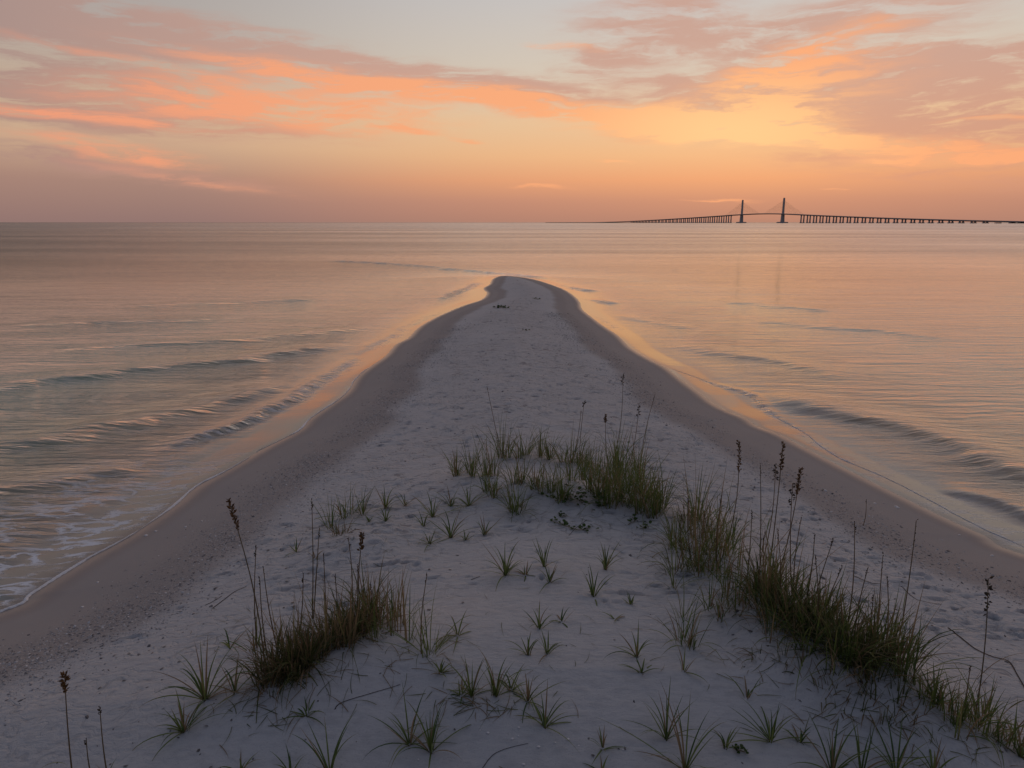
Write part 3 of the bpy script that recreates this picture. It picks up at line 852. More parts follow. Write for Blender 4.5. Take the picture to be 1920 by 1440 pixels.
def stalk(base_px, tip_px, head, label, group=None, head_len=0.16, leaves=3, thick=0.0058, seed=0):
    """sea oat stalk: head = 'full' (golden spikelets), 'dark' (sparse dark spikelets), 'bare' (thin spike)"""
    g = ground(*base_px)
    d = ray(*tip_px)
    tt = g[1] / d[1]
    tip = np.array((d[0] * tt, g[1], CAM_H + d[2] * tt))
    v = tip - g
    r = random.Random(int(base_px[0] * 3 + tip_px[1]) + seed)
    v[1] += r.uniform(-0.08, 0.08) * v[2]
    o = thing('sea_oat_stalk', label, 'grass stalk', tuple(g), group)
    bend = np.array((r.uniform(-1, 1), r.uniform(-1, 1), 0)) * 0.04 * v[2]
    pts = [v * f + bend * math.sin(math.pi * f) + np.array((0, 0, -0.04 * (1 - f))) for f in np.linspace(0, 1, 9)]
    V, F, A = tube_geo(pts, thick, thick * 0.45)
    obj('stem', leaf_mesh('stem', V, F, [0.5] * len(A), [r.random() * 0.7] * len(A), 'stem'), o)
    L = head_len
    V, F, A, T = [], [], [], []
    nsp = {'full': 60, 'dark': 20, 'bare': 9}[head]
    size = {'full': 0.027, 'dark': 0.030, 'bare': 0.017}[head]
    H = np.linalg.norm(v)
    for i in range(nsp):
        f = 1 - (i / nsp) * (L / H) + 0.0
        c = np.array(v) * f + bend * math.sin(math.pi * f)
        az = r.uniform(0, 2 * math.pi)
        out = {'full': 0.62, 'dark': 0.75, 'bare': 0.22}[head] * r.uniform(0.5, 1.3)
        dv = np.array((math.cos(az) * out, math.sin(az) * out, r.uniform(0.2, 1.0) if head != 'dark' else r.uniform(-0.5, 0.9)))
        dv /= np.linalg.norm(dv)
        sv = np.cross(dv, (math.sin(az * 3), math.cos(az * 2), 0.3))
        sv /= np.linalg.norm(sv) + 1e-9
        ln = size * r.uniform(0.7, 1.4)
        wd = ln * 0.26
        up = np.cross(dv, sv) * wd * 0.5
        k = len(V)
        st = c + dv * 0.004
        V += [tuple(st), tuple(st + dv * ln * .45 + sv * wd), tuple(st + dv * ln), tuple(st + dv * ln * .45 - sv * wd), tuple(st + dv * ln * .45 + up), tuple(st + dv * ln * .45 - up)]
        F += [(k, k + 1, k + 4), (k + 1, k + 2, k + 4), (k + 2, k + 3, k + 4), (k + 3, k, k + 4), (k + 1, k, k + 5), (k + 2, k + 1, k + 5), (k + 3, k + 2, k + 5), (k, k + 3, k + 5)]
        T += [r.random() * 0.7] * 6
        A += [0.4] * 6
    obj('seed_head', leaf_mesh('seed_head', V, F, A, T, 'seed' if head == 'full' else 'dark_seed'), o)
    for i in range(leaves):
        f = r.uniform(0.02, 0.35)
        b = obj('leaf', BLADES[r.randrange(len(BLADES))], o, tuple(np.array(v) * f))
        L_ = H * r.uniform(0.22, 0.42)
        b.scale = (L_, 0.36, L_)
        b.rotation_euler = (0, r.uniform(0.15, 0.6), r.uniform(0, 6.28))
    return o

# ---- tall stalks, each where the photo shows it
stalk((500, 1288), (430, 938), 'full', 'tallest sea oat stalk with long golden seed head, left end of the dark grass stand', head_len=0.22, thick=0.006)
stalk((138, 1475), (116, 1272), 'full', 'sea oat stalk with ragged rust-brown tuft standing alone on the shell-strewn sand', head_len=0.14, leaves=1, thick=0.006, seed=2)
stalk((205, 1470), (184, 1332), 'bare', 'short leafless stem beside the lone rust-headed stalk', head_len=0.05, leaves=2)
stalk((178, 1470), (166, 1384), 'bare', 'very short bent stem beside the lone rust-headed stalk', head_len=0.04, leaves=2)
GL = 'stalks rising from the dark grass stand'
for b, tp, h in [((482, 1215), (477, 1030), 'bare'), ((520, 1215), (496, 1062), 'bare'), ((505, 1250), (487, 1085), 'bare'), ((585, 1160), (580, 945), 'bare'), ((587, 1160), (602, 985), 'bare'),
                 ((610, 1150), (607, 1040), 'bare'), ((660, 1120), (655, 1006), 'bare'), ((670, 1165), (672, 1058), 'bare'), ((640, 1170), (628, 1080), 'bare'), ((700, 1170), (695, 1095), 'bare'), ((560, 1190), (566, 1080), 'bare')]:
    stalk(b, tp, h, 'thin bare reddish stalk rising from the dark grass stand on the mound', GL, 0.10)
stalk((676, 1160), (682, 996), 'full', 'stalk with narrow straight brown spike in the dark grass stand', None, 0.16)
stalk((790, 1225), (801, 1076), 'bare', 'green leaning stem at the open end of the dark grass stand', None, 0.08)
stalk((942, 860), (913, 728), 'bare', 'solitary leaning stalk behind the bare hollow in the back mound', None, 0.16, seed=1)
stalk((1086, 862), (1096, 756), 'dark', 'stalk with a compact dark flower-like head on the back mound', None, 0.07)
stalk((1150, 865), (1166, 700), 'dark', 'tallest stalk on the back mound with dark forked seed head', None, 0.16)
stalk((1140, 870), (1136, 780), 'full', 'short stalk with orange-brown head beside the tallest back-mound stalk', None, 0.12)
stalk((1180, 872), (1198, 758), 'dark', 'stalk with drooping dark beads on the back mound', None, 0.18)
stalk((1200, 865), (1228, 738), 'bare', 'long leaning stalk at the shore side of the back mound', None, 0.16)
stalk((1075, 860), (1090, 772), 'bare', 'faint thin stalk beside the dark flower-like head', None, 0.06)
stalk((1362, 1020), (1381, 824), 'full', 'stalk with long beaded seed head at the landward end of the big stand', None, 0.34)
stalk((1440, 1085), (1470, 834), 'full', 'straight stalk with dense pointed head, tallest of the big grass stand', None, 0.26)
stalk((1425, 1070), (1431, 876), 'bare', 'slim spike between the beaded and the pointed seed heads', None, 0.20)
stalk((1430, 1050), (1455, 874), 'dark', 'stalk with small curved head next to the pointed seed head', None, 0.14)
stalk((1455, 1090), (1502, 880), 'full', 'arching stalk with hooked drooping seed head in the big stand', None, 0.24)
stalk((1486, 1120), (1493, 912), 'dark', 'stalk with sparse dangling spikelets under the hooked head', None, 0.20)
stalk((1490, 1130), (1498, 964), 'bare', 'upright brown spike below the hooked head', None, 0.2)
stalk((1682, 1215), (1713, 972), 'bare', 'long leaning stalk with slim spike on the seaward side of the big stand', None, 0.26)
stalk((1586, 1190), (1607, 985), 'bare', 'thin crooked stalk in the middle of the big stand', None, 0.10)
stalk((1645, 1190), (1662, 1046), 'bare', 'slender stalk with narrow spike beside the long leaning one', None, 0.18)
stalk((1828, 1345), (1865, 1094), 'dark', 'solitary tall stalk with oat-like head at the far end of the big stand', None, 0.26, thick=0.0055)
stalk((1618, 985), (1625, 940), 'bare', 'tiny dry stalk on open sand by the shell line', None, 0.05, 0)
GR = 'thin stalks in the big grass stand'
for b, tp in [((1300, 1060), (1288, 930)), ((1310, 1080), (1322, 960)), ((1345, 1060), (1352, 930)), ((1400, 1090), (1410, 960)), ((1420, 1120), (1436, 1000)), ((1505, 1150), (1530, 1005)), ((1520, 1150), (1563, 1012)),
              ((1540, 1180), (1575, 1060)), ((1530, 1190), (1526, 1040)), ((1600, 1220), (1630, 1070)), ((1655, 1240), (1668, 1090)), ((1280, 1050), (1276, 965)), ((1460, 1150), (1462, 1000)), ((1625, 1210), (1640, 1120))]:
    stalk(b, tp, 'bare', 'thin bare stem among the green blades of the big stand', GR, 0.08)
stalk((1810, 1350), (1818, 1250), 'bare', 'short side stem at the foot of the oat-headed stalk', None, 0.05)

# ---- dense stands
rt = random.Random(5)
LAB = 'dark tangled tuft in the dense brownish stand on the mound'
for i in range(46):
    f = rt.random()
    px, py = np.interp(f, [0, .3, .6, 1], [500, 560, 630, 705]), np.interp(f, [0, .3, .6, 1], [1285, 1245, 1205, 1165])
    dense_tuft(px + rt.uniform(-20, 20), py + rt.uniform(-16, 14), rt.uniform(52, 92), rt.randint(26, 42), 0.5, LAB, 'tufts of the dark brownish stand', 0.38, 0.07, 'thicket', 1.2)
LAB2 = 'upright reddish-green tuft at the thin end of the dark stand'
for px, py in [(720, 1180), (735, 1190), (750, 1170), (765, 1205), (690, 1170), (712, 1165), (700, 1200), (740, 1160)]:
    dense_tuft(px, py, rt.uniform(75, 120), 11, 0.24, LAB2, 'upright tufts beside the dark stand', 0.45, 0.05)
LAB3 = 'spray of bare reddish dry stems poking from the dark stand'
for i in range(16):
    f = rt.random()
    dense_tuft(np.interp(f, [0, 1], [530, 760]) + rt.uniform(-12, 12), np.interp(f, [0, 1], [1245, 1170]) + rt.uniform(-10, 10), rt.uniform(95, 140), 6, 0.13, LAB3, 'dry stems in the dark stand', 1.0, 0.05, 'grass', 0.25, name='dry_stem_spray')
dense_tuft(805, 1225, 105, 34, 0.5, 'broad fan-shaped green tuft ending the dark stand', None, 0.1, 0.05)
dense_tuft(480, 1215, 70, 16, 0.4, 'sparse dry tuft at the foot of the golden-headed stalk', None, 0.6, 0.06)

LAB = 'olive-green tuft packed in the big stand along the dune ridge'
stand = [(1300, 1010), (1320, 1050), (1375, 1075), (1425, 1110), (1450, 1145), (1500, 1175), (1560, 1200), (1620, 1240), (1690, 1275)]
sf = np.linspace(0, 1, len(stand))
for i in range(88):
    f = rt.random()
    px, py = np.interp(f, sf, [q[0] for q in stand]), np.interp(f, sf, [q[1] for q in stand])
    wd = np.interp(f, [0, .3, .6, 1], [58, 56, 46, 36])
    dense_tuft(px + rt.uniform(-1, 1) * wd, py + rt.uniform(-1, 1) * wd * 0.75, np.interp(f, [0, .5, 1], [70, 92, 92]) * rt.uniform(0.7, 1.15), int(rt.randint(24, 40) * np.interp(f, [0, .35, .5], [.5, .65, 1])), 0.42, LAB,
               'tufts packed in the big stand', 0.24, 0.08, 'grass' if rt.random() < .65 else 'thicket', 1.0)
for i in range(16):
    f = rt.random()
    px, py = np.interp(f, sf, [q[0] for q in stand]), np.interp(f, sf, [q[1] for q in stand])
    dense_tuft(px + rt.uniform(-30, 30), py + rt.uniform(-25, 20), rt.uniform(105, 150), 5, 0.12, 'spray of thin tan stems standing out of the big stand', 'dry stems in the big stand', 0.8, 0.06, 'grass', 0.25, name='dry_stem_spray')
LAB = 'low loose tuft trailing from the end of the big stand'
for px, py in [(1725, 1300), (1750, 1320), (1775, 1330), (1800, 1350), (1830, 1365), (1855, 1380), (1880, 1392), (1845, 1345), (1905, 1400), (1790, 1370)]:
    dense_tuft(px, py, rt.uniform(60, 85), 28, 0.55, LAB, 'loose tufts at the end of the big stand', 0.3, 0.06)
LAB = 'dry straggly tuft in front of the big stand on bluish sand'
for px, py in [(1545, 1300), (1580, 1320), (1620, 1330), (1655, 1350), (1690, 1345), (1560, 1280), (1600, 1285), (1640, 1300), (1680, 1310), (1720, 1340), (1430, 1230), (1470, 1235), (1510, 1260)]:
    dense_tuft(px, py, rt.uniform(35, 60), 18, 0.75, LAB, 'straggly tufts before the big stand', 0.55, 0.07, 'thicket')
LAB = 'small upright tuft at the landward edge of the big stand'
for px, py in [(1280, 1160), (1275, 1205), (1290, 1210), (1300, 1215), (1270, 1070), (1265, 1100), (1330, 1140), (1350, 1160)]:
    dense_tuft(px, py, rt.uniform(60, 95), 15, 0.35, LAB, 'small tufts beside the big stand', 0.3, 0.04)
dense_tuft(1308, 975, 100, 44, 0.42, 'full green tuft standing alone between back mound and big stand', None, 0.12, 0.06)

zo = lambda q: (780 + q[0] / 3.556, 680 + q[1] / 3.556)
for q in [(270, 750), (350, 740), (380, 760), (460, 760), (520, 760), (570, 630), (610, 635), (690, 640), (730, 610), (830, 630), (900, 640), (990, 660), (1030, 665), (1080, 680), (1150, 690), (480, 860), (520, 900),
          (640, 980), (820, 850), (790, 830), (960, 920), (1000, 900), (1160, 850), (1220, 900), (1200, 740), (1110, 780), (890, 860), (1030, 780), (700, 800), (660, 810)]:
    if q[1] < 700:
        LAB, G_ = 'upright tuft on the rear rim of the back mound', 'tufts on the rear rim of the back mound'
    elif q[0] < 560:
        LAB, G_ = 'tuft at the landward corner of the back mound', 'tufts at the landward corner of the back mound'
    else:
        LAB, G_ = 'tuft on the slope of the back mound, below its rim', 'tufts on the slope of the back mound'
    dense_tuft(*zo(q), rt.uniform(54, 84), rt.randint(26, 38), 0.34, LAB, G_, 0.25, 0.05, jitter=3)
LAB = 'tuft in the thick seaward clump of the back mound'
for q in [(1260, 940), (1300, 960), (1350, 930), (1400, 950), (1500, 1000), (1560, 1020), (1620, 1000), (1540, 900), (1450, 800), (1330, 800), (1340, 700), (1350, 850), (1480, 720), (1420, 880), (1280, 860), (1590, 960), (1380, 760), (1510, 950), (1640, 980), (1250, 800), (1480, 880)]:
    dense_tuft(*zo(q), rt.uniform(62, 98), rt.randint(34, 48), 0.3, LAB, 'tufts of the seaward clump', 0.25, 0.07, jitter=4)
dense_tuft(*zo((680, 1000)), 58, 50, 0.5, 'bushy low tuft below the bare hollow of the back mound', None, 0.12, 0.08)
dense_tuft(650, 968, 62, 46, 0.5, 'spiky tuft with brown matted base on a small hump', None, 0.2, 0.09)
dense_tuft(640, 1002, 40, 46, 0.7, 'brown matted thatch at the front of the spiky tuft', None, 0.6, 0.09, 'thicket')
dense_tuft(620, 990, 70, 18, 0.55, 'thin arching tuft leaning off the matted hump', None, 0.1, 0.05)
dense_tuft(680, 965, 58, 26, 0.4, 'upright green tuft behind the matted hump', None, 0.15, 0.05)

# ---- isolated tufts, blade by blade
open_tuft(385, 1312, 95, 22, 0.45, 'large fan-shaped green tuft on open sand before the shell line')
open_tuft(345, 1372, 70, 20, 0.95, 'flattened sprawling tuft just below the large fan-shaped tuft', seed=5)
open_tuft(768, 1396, 95, 14, 0.55, 'fan of long blades with reddish base on bluish sand')
open_tuft(808, 1410, 92, 16, 0.5, 'pale-based fan of blades next to the red-based one')
open_tuft(1022, 1362, 70, 14, 0.55, 'small green tuft near the scattered white shells')
open_tuft(930, 1305, 85, 18, 0.35, 'tall full tuft in the short row past the dark stand')
open_tuft(885, 1305, 70, 16, 0.45, 'tuft with dead stems opening the short row')
open_tuft(958, 1295, 44, 10, 0.4, 'little tuft filling the gap in the short row')
open_tuft(990, 1315, 60, 14, 0.6, 'loose spreading tuft closing the short row')
open_tuft(865, 1305, 35, 9, 0.8, 'low dry tuft lying at the start of the short row')
open_tuft(948, 1078, 65, 18, 0.5, 'spreading tuft in the bare hollow centre')
open_tuft(1020, 1062, 58, 12, 0.35, 'upright tuft in the hollow, beside the spreading one')
open_tuft(1030, 1092, 38, 9, 0.55, 'small low tuft just in front of the upright hollow tuft')
open_tuft(985, 1078, 28, 8, 0.8, 'weak flattened sprout between two hollow tufts')
open_tuft(1135, 1068, 58, 12, 0.35, 'forked tuft in the hollow towards the big stand')
open_tuft(1113, 1118, 62, 10, 0.4, 'slim tuft with one long curved blade in the hollow')
open_tuft(1182, 1133, 26, 7, 0.45, 'tiny sprout beside the slim hollow tuft')
open_tuft(1012, 1178, 44, 8, 0.35, 'thin upright sprout on the smooth sand of the hollow')
open_tuft(1053, 1166, 32, 6, 0.6, 'two-armed sprout with bent blades')
open_tuft(990, 1228, 54, 8, 0.35, 'wispy crooked sprout on smooth sand')
open_tuft(1026, 1226, 46, 9, 0.55, 'little open tuft beside the wispy sprout')
open_tuft(1153, 1162, 26, 4, 0.7, 'two pale blades poking out of smooth sand')
open_tuft(1195, 1232, 62, 9, 0.4, 'tuft of hair-thin blades with long vertical spike')
open_tuft(1204, 1262, 36, 8, 0.75, 'small splayed plant before the hair-thin tuft')
open_tuft(1283, 1260, 45, 5, 0.35, 'single stemmed sprout by the edge of the big stand')
open_tuft(1250, 1386, 90, 12, 0.5, 'tall open tuft of long thin blades by the lower sand')
open_tuft(1285, 1445, 130, 14, 0.5, 'large dark tuft rising from the lower edge of the sand')
open_tuft(1130, 1405, 38, 8, 0.5, 'small tuft with pinkish stem near white shells')
open_tuft(1130, 1450, 30, 6, 0.6, 'sprig in front of the pink-stemmed tuft')
open_tuft(1360, 1402, 44, 10, 0.4, 'small tuft with brown base beside a dark seaweed scrap')
open_tuft(1445, 1390, 80, 14, 0.5, 'tuft with thick green blades before the straggly tufts')
open_tuft(1400, 1308, 46, 6, 0.4, 'little three-bladed sprout on open bluish sand')
open_tuft(1500, 1392, 44, 9, 0.5, 'short tuft beside the thick-bladed tuft')
open_tuft(1560, 1450, 90, 16, 0.6, 'broad-bladed tuft on the lowest sand')
open_tuft(1615, 1450, 80, 14, 0.6, 'twiggy dark tuft on the lowest sand')
open_tuft(1680, 1450, 84, 12, 0.4, 'upright dark-stemmed tuft on the lowest sand')
open_tuft(1755, 1320, 60, 14, 0.6, 'splayed tuft leaning out of the big stand tail')
open_tuft(1750, 1450, 60, 12, 0.7, 'dark flattened tuft below the tail of the big stand')
open_tuft(1915, 1420, 60, 12, 0.6, 'tangled dry tuft past the oat-headed stalk')
open_tuft(575, 1342, 44, 9, 0.8, 'low splayed tuft in front of the dark stand')
open_tuft(618, 1450, 90, 10, 0.4, 'slim dark tuft at the lower sand below the dark stand')
open_tuft(450, 1448, 40, 8, 0.7, 'weak dark sprig on lower sand below the dark stand')
open_tuft(545, 1450, 46, 9, 0.5, 'short sprig beside the slim dark tuft')
open_tuft(858, 1192, 44, 8, 0.6, 'small isolated tuft on the sand past the dark stand')
open_tuft(826, 1262, 26, 12, 0.6, 'yellow-green rosette at the foot of the fan-shaped tuft')
open_tuft(440, 1300, 60, 8, 0.8, 'dry wiry tuft between fan-shaped tuft and dark stand')
open_tuft(430, 1215, 55, 6, 0.9, 'loose wiry blades lying on the sand behind the dark stand')
open_tuft(555, 1035, 28, 7, 0.9, 'flattened weed on open sand behind the dark stand')
open_tuft(590, 1048, 22, 6, 0.8, 'dark little weed near the flattened one')
zo2 = lambda q: (380 + q[0] / 2.666, 900 + q[1] / 2.666)
for q, h, lab in [((915, 140), 50, 'tuft with thin blades behind the small hump'), ((915, 205), 30, 'small sprout before the thin-bladed tuft'), ((1010, 130), 35, 'dry forked sprout between hump and back mound'),
                  ((1150, 185), 60, 'arching tuft on the slope to the back mound'), ((1105, 230), 36, 'short tuft before the arching slope tuft'), ((1240, 290), 62, 'wide spidery tuft below the back mound'),
                  ((1135, 320), 32, 'small dark-based tuft beside the spidery one'), ((1315, 300), 22, 'stubby sprout touching the spidery tuft'), ((1410, 275), 40, 'tuft with a long horizontal blade'),
                  ((1330, 130), 56, 'leafy tuft at the landward foot of the back mound'), ((1240, 130), 46, 'thin tuft near the landward foot of the back mound'), ((830, 210), 16, 'rosette at the edge of the brown thatch')]:
    open_tuft(*zo2(q), h, 14 if h > 40 else 9, 0.5, lab)

# ------------------------------------------------------------------ creeping leafy vines
def vine(pts_px, nleaf, size, label, lift=0.02, spread=0.05, name='creeping_vine'):
    pts = [ground(*q) for q in pts_px]
    c = pts[0]
    o = thing(name, label, 'vine', tuple(c))
    pts = catmull(np.array(pts), 6)
    rel = pts - c
    rel[:, 2] = [ground_z(q[0], q[1]) - c[2] + 0.008 for q in pts]
    V, F, A = tube_geo(rel, 0.006, 0.004, 5)
    obj('runner', leaf_mesh('runner', V, F, [0.5] * len(V), [0.2] * len(V), 'stem'), o)
    r = random.Random(int(pts_px[0][0]))
    V = [(0, 0, 0), (0.25, -0.42, 0.10), (0.75, -0.40, 0.14), (1.0, 0, 0.0), (0.75, 0.40, 0.14), (0.25, 0.42, 0.10), (0.5, 0, 0.0)]
    me = leaf_mesh('leaf', V, [(0, 1, 6), (1, 2, 6), (2, 3, 6), (3, 4, 6), (4, 5, 6), (5, 0, 6)], [0.4] * 7, [r.random() * 0.6] * 7, 'vine_leaf')
    for i in range(nleaf):
        q = rel[r.randrange(len(rel))]
        b = obj('leaf', me, o)
        dx, dy = r.gauss(0, spread), r.gauss(0, spread)
        b.location = (q[0] + dx, q[1] + dy, ground_z(c[0] + q[0] + dx, c[1] + q[1] + dy) - c[2] + 0.008 + lift * r.random())
        sc = size * r.uniform(0.6, 1.3)
        b.scale = (sc, sc, sc)
        b.rotation_euler = (r.uniform(-.5, .5), r.uniform(-.6, .3), r.uniform(0, 6.28))
vine([(1040, 940), (1070, 938), (1100, 942), (1130, 948)], 110, 0.042, 'dark leafy creeping plant at the foot of the back mound', 0.12, 0.07)
vine([(1034, 978), (1060, 986), (1085, 994), (1105, 990)], 42, 0.036, 'flat branching vine lying on the sand of the hollow', 0.03, 0.03)
vine([(1048, 968), (1060, 969)], 14, 0.034, 'small leafy vine patch behind the branching vine', 0.03, 0.02)
vine([(1178, 985), (1190, 978), (1185, 970)], 14, 0.036, 'little upright leafy sprig near the seaward clump', 0.07, 0.03)
vine([(1200, 992), (1216, 988)], 14, 0.034, 'dark leaf cluster on sand before the seaward clump', 0.04, 0.02)
vine([(1376, 1405), (1396, 1412)], 22, 0.022, 'dark ragged seaweed scrap on the lower sand', 0.02, 0.012, name='seaweed_scrap')

vine([(928, 578), (940, 577), (954, 579)], 26, 0.11, 'dark seaweed heap near the narrow end of the spit', 0.06, 0.09, name='seaweed_scrap')
vine([(1003, 561), (1010, 561)], 12, 0.09, 'small dark seaweed scrap beyond the seaweed heap', 0.04, 0.07, name='seaweed_scrap')
vine([(985, 620), (996, 620)], 10, 0.07, 'dark seaweed scrap on dry sand before the seaweed heap', 0.03, 0.06, name='seaweed_scrap')

# ------------------------------------------------------------------ dark runners lying on the sand
def runner(pts_px, label, rad=0.006):
    pts = catmull(np.array([ground(*q) for q in pts_px]), 8)
    r = random.Random(int(pts_px[0][0]))
    c = pts[0].copy()
    q = pts - c
    q[:, 2] = [ground_z(a[0], a[1]) - c[2] + rad * 0.6 for a in pts]
    V, F, A = tube_geo(q, rad, rad * 0.6, 5)
    o = obj('fallen_stem', new_mesh('fallen_stem', V, F, 'twig'), None, tuple(c), label=label, category='stem')
runner([(1778, 1178), (1800, 1195), (1830, 1218), (1862, 1232), (1890, 1240), (1905, 1262), (1922, 1292)], 'long dark curved runner stem across the sand beyond the big stand', 0.008)
runner([(1600, 1080), (1630, 1092), (1650, 1095)], 'short dark stem on the sand behind the big stand', 0.006)
runner([(1690, 1100), (1720, 1125), (1765, 1134)], 'thin dark stem lying between big stand and shell line', 0.005)
runner([(628, 1330), (640, 1318), (690, 1302), (750, 1284)], 'thin pale runner curving over the sand before the dark stand', 0.004)
runner([(400, 1140), (420, 1125), (440, 1110), (462, 1100)], 'dark stem on sand behind the golden-headed stalk', 0.006)
runner([(385, 1135), (400, 1128), (416, 1118)], 'second short dark stem behind the golden-headed stalk', 0.005)
runner([(905, 1440), (930, 1412), (990, 1394)], 'fine curved stem on the sand beside the white shells', 0.003)
runner([(884, 1087), (900, 1081)], 'stub of dark stem in the hollow before the spreading tuft', 0.005)
runner([(1100, 935 + 40), (1080, 990), (1066, 1005)], 'fine dark stem crossing the branching vine', 0.004)

# ------------------------------------------------------------------ shells
def shell_mesh(seed):
    r = random.Random(seed)
    n = 10
    V = [(0, 0, 0.34)]
    for (rr, z_) in ((0.6, 0.26), (1.0, 0.0), (0.9, -0.15)):
        for k in range(n):
            a = 2 * math.pi * k / n
            q = rr * (1 - 0.25 * max(0, math.cos(a)) ** 3 + r.uniform(-.06, .06))
            V.append((q * math.cos(a), 0.85 * q * math.sin(a), z_))
    F = [(0, 1 + k, 1 + (k + 1) % n) for k in range(n)]
    for ring in range(2):
        b = 1 + ring * n
        for k in range(n):
            F += [(b + k, b + n + k, b + n + (k + 1) % n), (b + k, b + n + (k + 1) % n, b + (k + 1) % n)]
    return new_mesh('shell', V, F, 'shell', True)
SH = [shell_mesh(k) for k in range(4)]
def shell(px, py, rad, label, group=None):
    g = ground(px, py)
    o = obj('seashell', SH[int(px) % 4], None, (g[0], g[1], g[2] + rad * 0.06), label=label, category='shell')
    if group:
        o['group'] = group
    o.scale = (rad, rad, rad)
    o.rotation_euler = (random.uniform(-.2, .2), random.uniform(-.2, .2), random.uniform(0, 6.28))
GS = 'white shells on the bluish sand'
LS = 'small rounded white shell half sunk in the bluish sand'
for px, py, rd in [(915, 1374, .013), (960, 1385, .012), (1010, 1400, .014), (1065, 1386, .014), (1041, 1392, .008), (973, 1364, .011), (982, 1433, .014), (784, 1424, .009), (1085, 1398, .007), (1168, 1406, .008), (972, 1380, .008), (900, 1369, .007)]:
    shell(px, py, rd, LS, GS)
LS2 = 'pale shell fragment lying on the damp sand by the waterline'
GS2 = 'pale shells on the damp sand'
for px, py, rd in [(274, 1004, .03), (292, 996, .022), (155, 1138, .02), (183, 1092, .018), (348, 988, .02), (1548, 920, .03), (1683, 952, .03), (1640, 944, .025), (1860, 1042, .025), (1680, 950, .03), (1798, 1003, .02)]:
    shell(px, py, rd, LS2, GS2)

def scatter(name, x, y, size, label, lo, hi, seed, flat=0.35, lift=0.2):
    """thousands of flat shell bits as one mesh"""
    r = np.random.RandomState(seed)
    n = len(x)
    k = 5
    a = (np.arange(k)[None] / k * 2 * np.pi) + r.rand(n, 1) * 6.28
    rr = size[:, None] * r.uniform(0.6, 1.15, (n, k))
    el = r.uniform(0.5, 1.0, (n, 1))
    th = r.rand(n, 1) * 6.28
    lx, ly = rr * np.cos(a), rr * np.sin(a) * el
    vx, vy = lx * np.cos(th) - ly * np.sin(th), lx * np.sin(th) + ly * np.cos(th)
    gz = np.array([ground_z(p_, q_) for p_, q_ in zip(x, y)])
    tl1, tl2 = r.normal(0, 0.3, (n, 1)), r.normal(0, 0.3, (n, 1))
    rim = np.stack([x[:, None] + vx, y[:, None] + vy, gz[:, None] + vx * tl1 + vy * tl2 + size[:, None] * 0.05], -1)
    top = np.stack([x, y, gz + size * flat], -1)[:, None]
    V = np.concatenate([rim, top], 1).reshape(-1, 3)
    b = (np.arange(n) * (k + 1))[:, None]
    F = np.stack([b + np.arange(k)[None], b + (np.arange(k)[None] + 1) % k, np.broadcast_to(b + k, (n, k))], -1).reshape(-1, 3)
    me = new_mesh(name, V, F, 'shell_hash', False)
    add_attr(me, 'tint', np.repeat(r.uniform(lo, hi, n) ** 1.2, k + 1))
    return obj(name, me, kind='stuff', label=label)

def band_points(n, sd_lo, sd_hi, ymax, side, seed, peak):
    r = np.random.RandomState(seed)
    y = 2.6 * (ymax / 2.6) ** r.rand(n * 6)
    x = r.uniform(0, 1, n * 6) * 9.5 * side
    s_ = shore_sd(x, y)
    c = (sd_lo + sd_hi) / 2 + peak * (fbm(y * 0.6, y * 0 + side, seed, 2) - 0.5)
    pr = np.exp(-((s_ - c) / ((sd_hi - sd_lo) / 2)) ** 2) * np.clip(2.2 * fbm(x * 1.3, y * 1.3, seed + 1, 3) - 0.45, 0, 1)
    k = (r.rand(n * 6) < pr) & (s_ > 0.5)
    return x[k][:n], y[k][:n], r
x, y, r = band_points(42000, 1.0, 2.0, 26, -1, 1, 0.3)
scatter('shell_hash', x, y, 0.005 + 0.013 * r.rand(len(x)) ** 3.5 + 0.0004 * y, 'band of broken grey shells along the damp sand on the left shore', 0.16, 1.0, 3)
x, y, r = band_points(30000, 1.05, 2.05, 30, 1, 2, 0.3)
scatter('shell_hash', x, y, 0.005 + 0.017 * r.rand(len(x)) ** 3.5 + 0.0004 * y, 'band of broken shells along the damp sand on the right shore', 0.10, 0.95, 4)
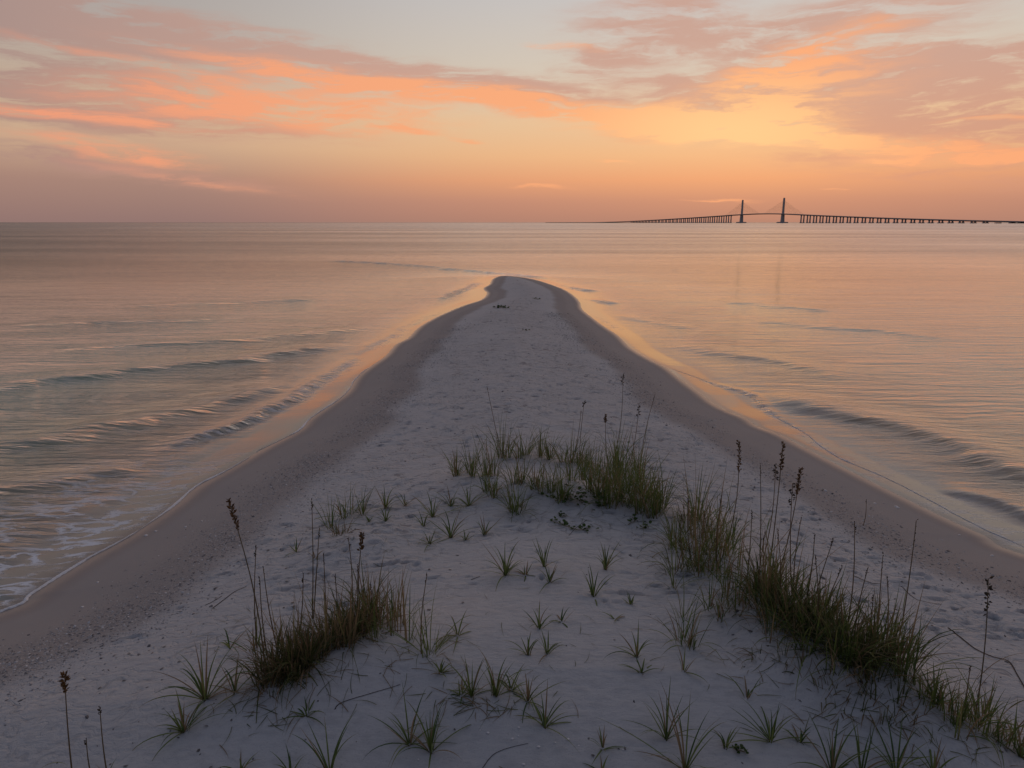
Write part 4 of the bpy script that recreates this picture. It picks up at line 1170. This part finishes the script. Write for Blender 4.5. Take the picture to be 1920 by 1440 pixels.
# dark debris strewn over the dry sand
r = np.random.RandomState(31)
n = 5200
y = 3.0 * (48 / 3.0) ** r.rand(n)
x = r.uniform(-7, 7, n)
s_ = shore_sd(x, y)
k = (s_ > 1.5) & (r.rand(n) < np.clip((np.abs(x) / np.maximum(1.2, 0.25 * y)) * 0.5 + 0.02 * y, 0.06, 1)) & (r.rand(n) < np.clip(2.4 * fbm(x * 0.8, y * 0.5, 33, 3) - 0.6, 0, 1))
x, y = x[k], y[k]
scatter('dark_debris', x, y, 0.007 + 0.018 * r.rand(len(x)) ** 3 + 0.0007 * y, 'scattered dark shell bits and scraps over the dry sand', 0.0, 0.28, 6, 0.25)
# dry blades fallen on the sand around the stands
V, F, A, T = [], [], [], []
rl = random.Random(77)
spots = [(560, 1290, 110, 50), (430, 1200, 80, 60), (1600, 1350, 130, 60), (1800, 1400, 110, 40), (1450, 1230, 90, 40), (760, 1240, 90, 40), (900, 1320, 90, 25), (1100, 970, 120, 20), (700, 1010, 120, 30), (1250, 1010, 60, 30), (480, 1330, 90, 50), (1000, 1200, 250, 130)]
for i in range(520):
    cx, cy, ax_, ay_ = spots[rl.randrange(len(spots))] if rl.random() < 0.93 else (960, 1150, 500, 200)
    g = ground(cx + rl.gauss(0, 0.6) * ax_, min(1438, cy + rl.gauss(0, 0.6) * ay_))
    v, a = blade_geo(rl.uniform(0.05, 0.22), rl.uniform(0.003, 0.006), 1.5, rl.uniform(-.1, .1), rl.uniform(0, 6.28), (g[0], g[1], g[2] + 0.006), rl, 5, 0.3, rl.uniform(-.9, .9))
    v = [(q[0], q[1], ground_z(q[0], q[1]) + 0.005 + 0.5 * max(0, q[2] - g[2] - 0.006)) for q in v]
    k = len(V)
    V += v
    A += [0.5] * len(v)
    T += [rl.choice((0.85, 0.95, 0.5, 0.2))] * len(v)
    F += blade_faces(k, 5)
obj('fallen_blades', leaf_mesh('fallen_blades', V, F, A, T, 'thicket'), kind='stuff', label='dry grass blades fallen on the sand around the stands')
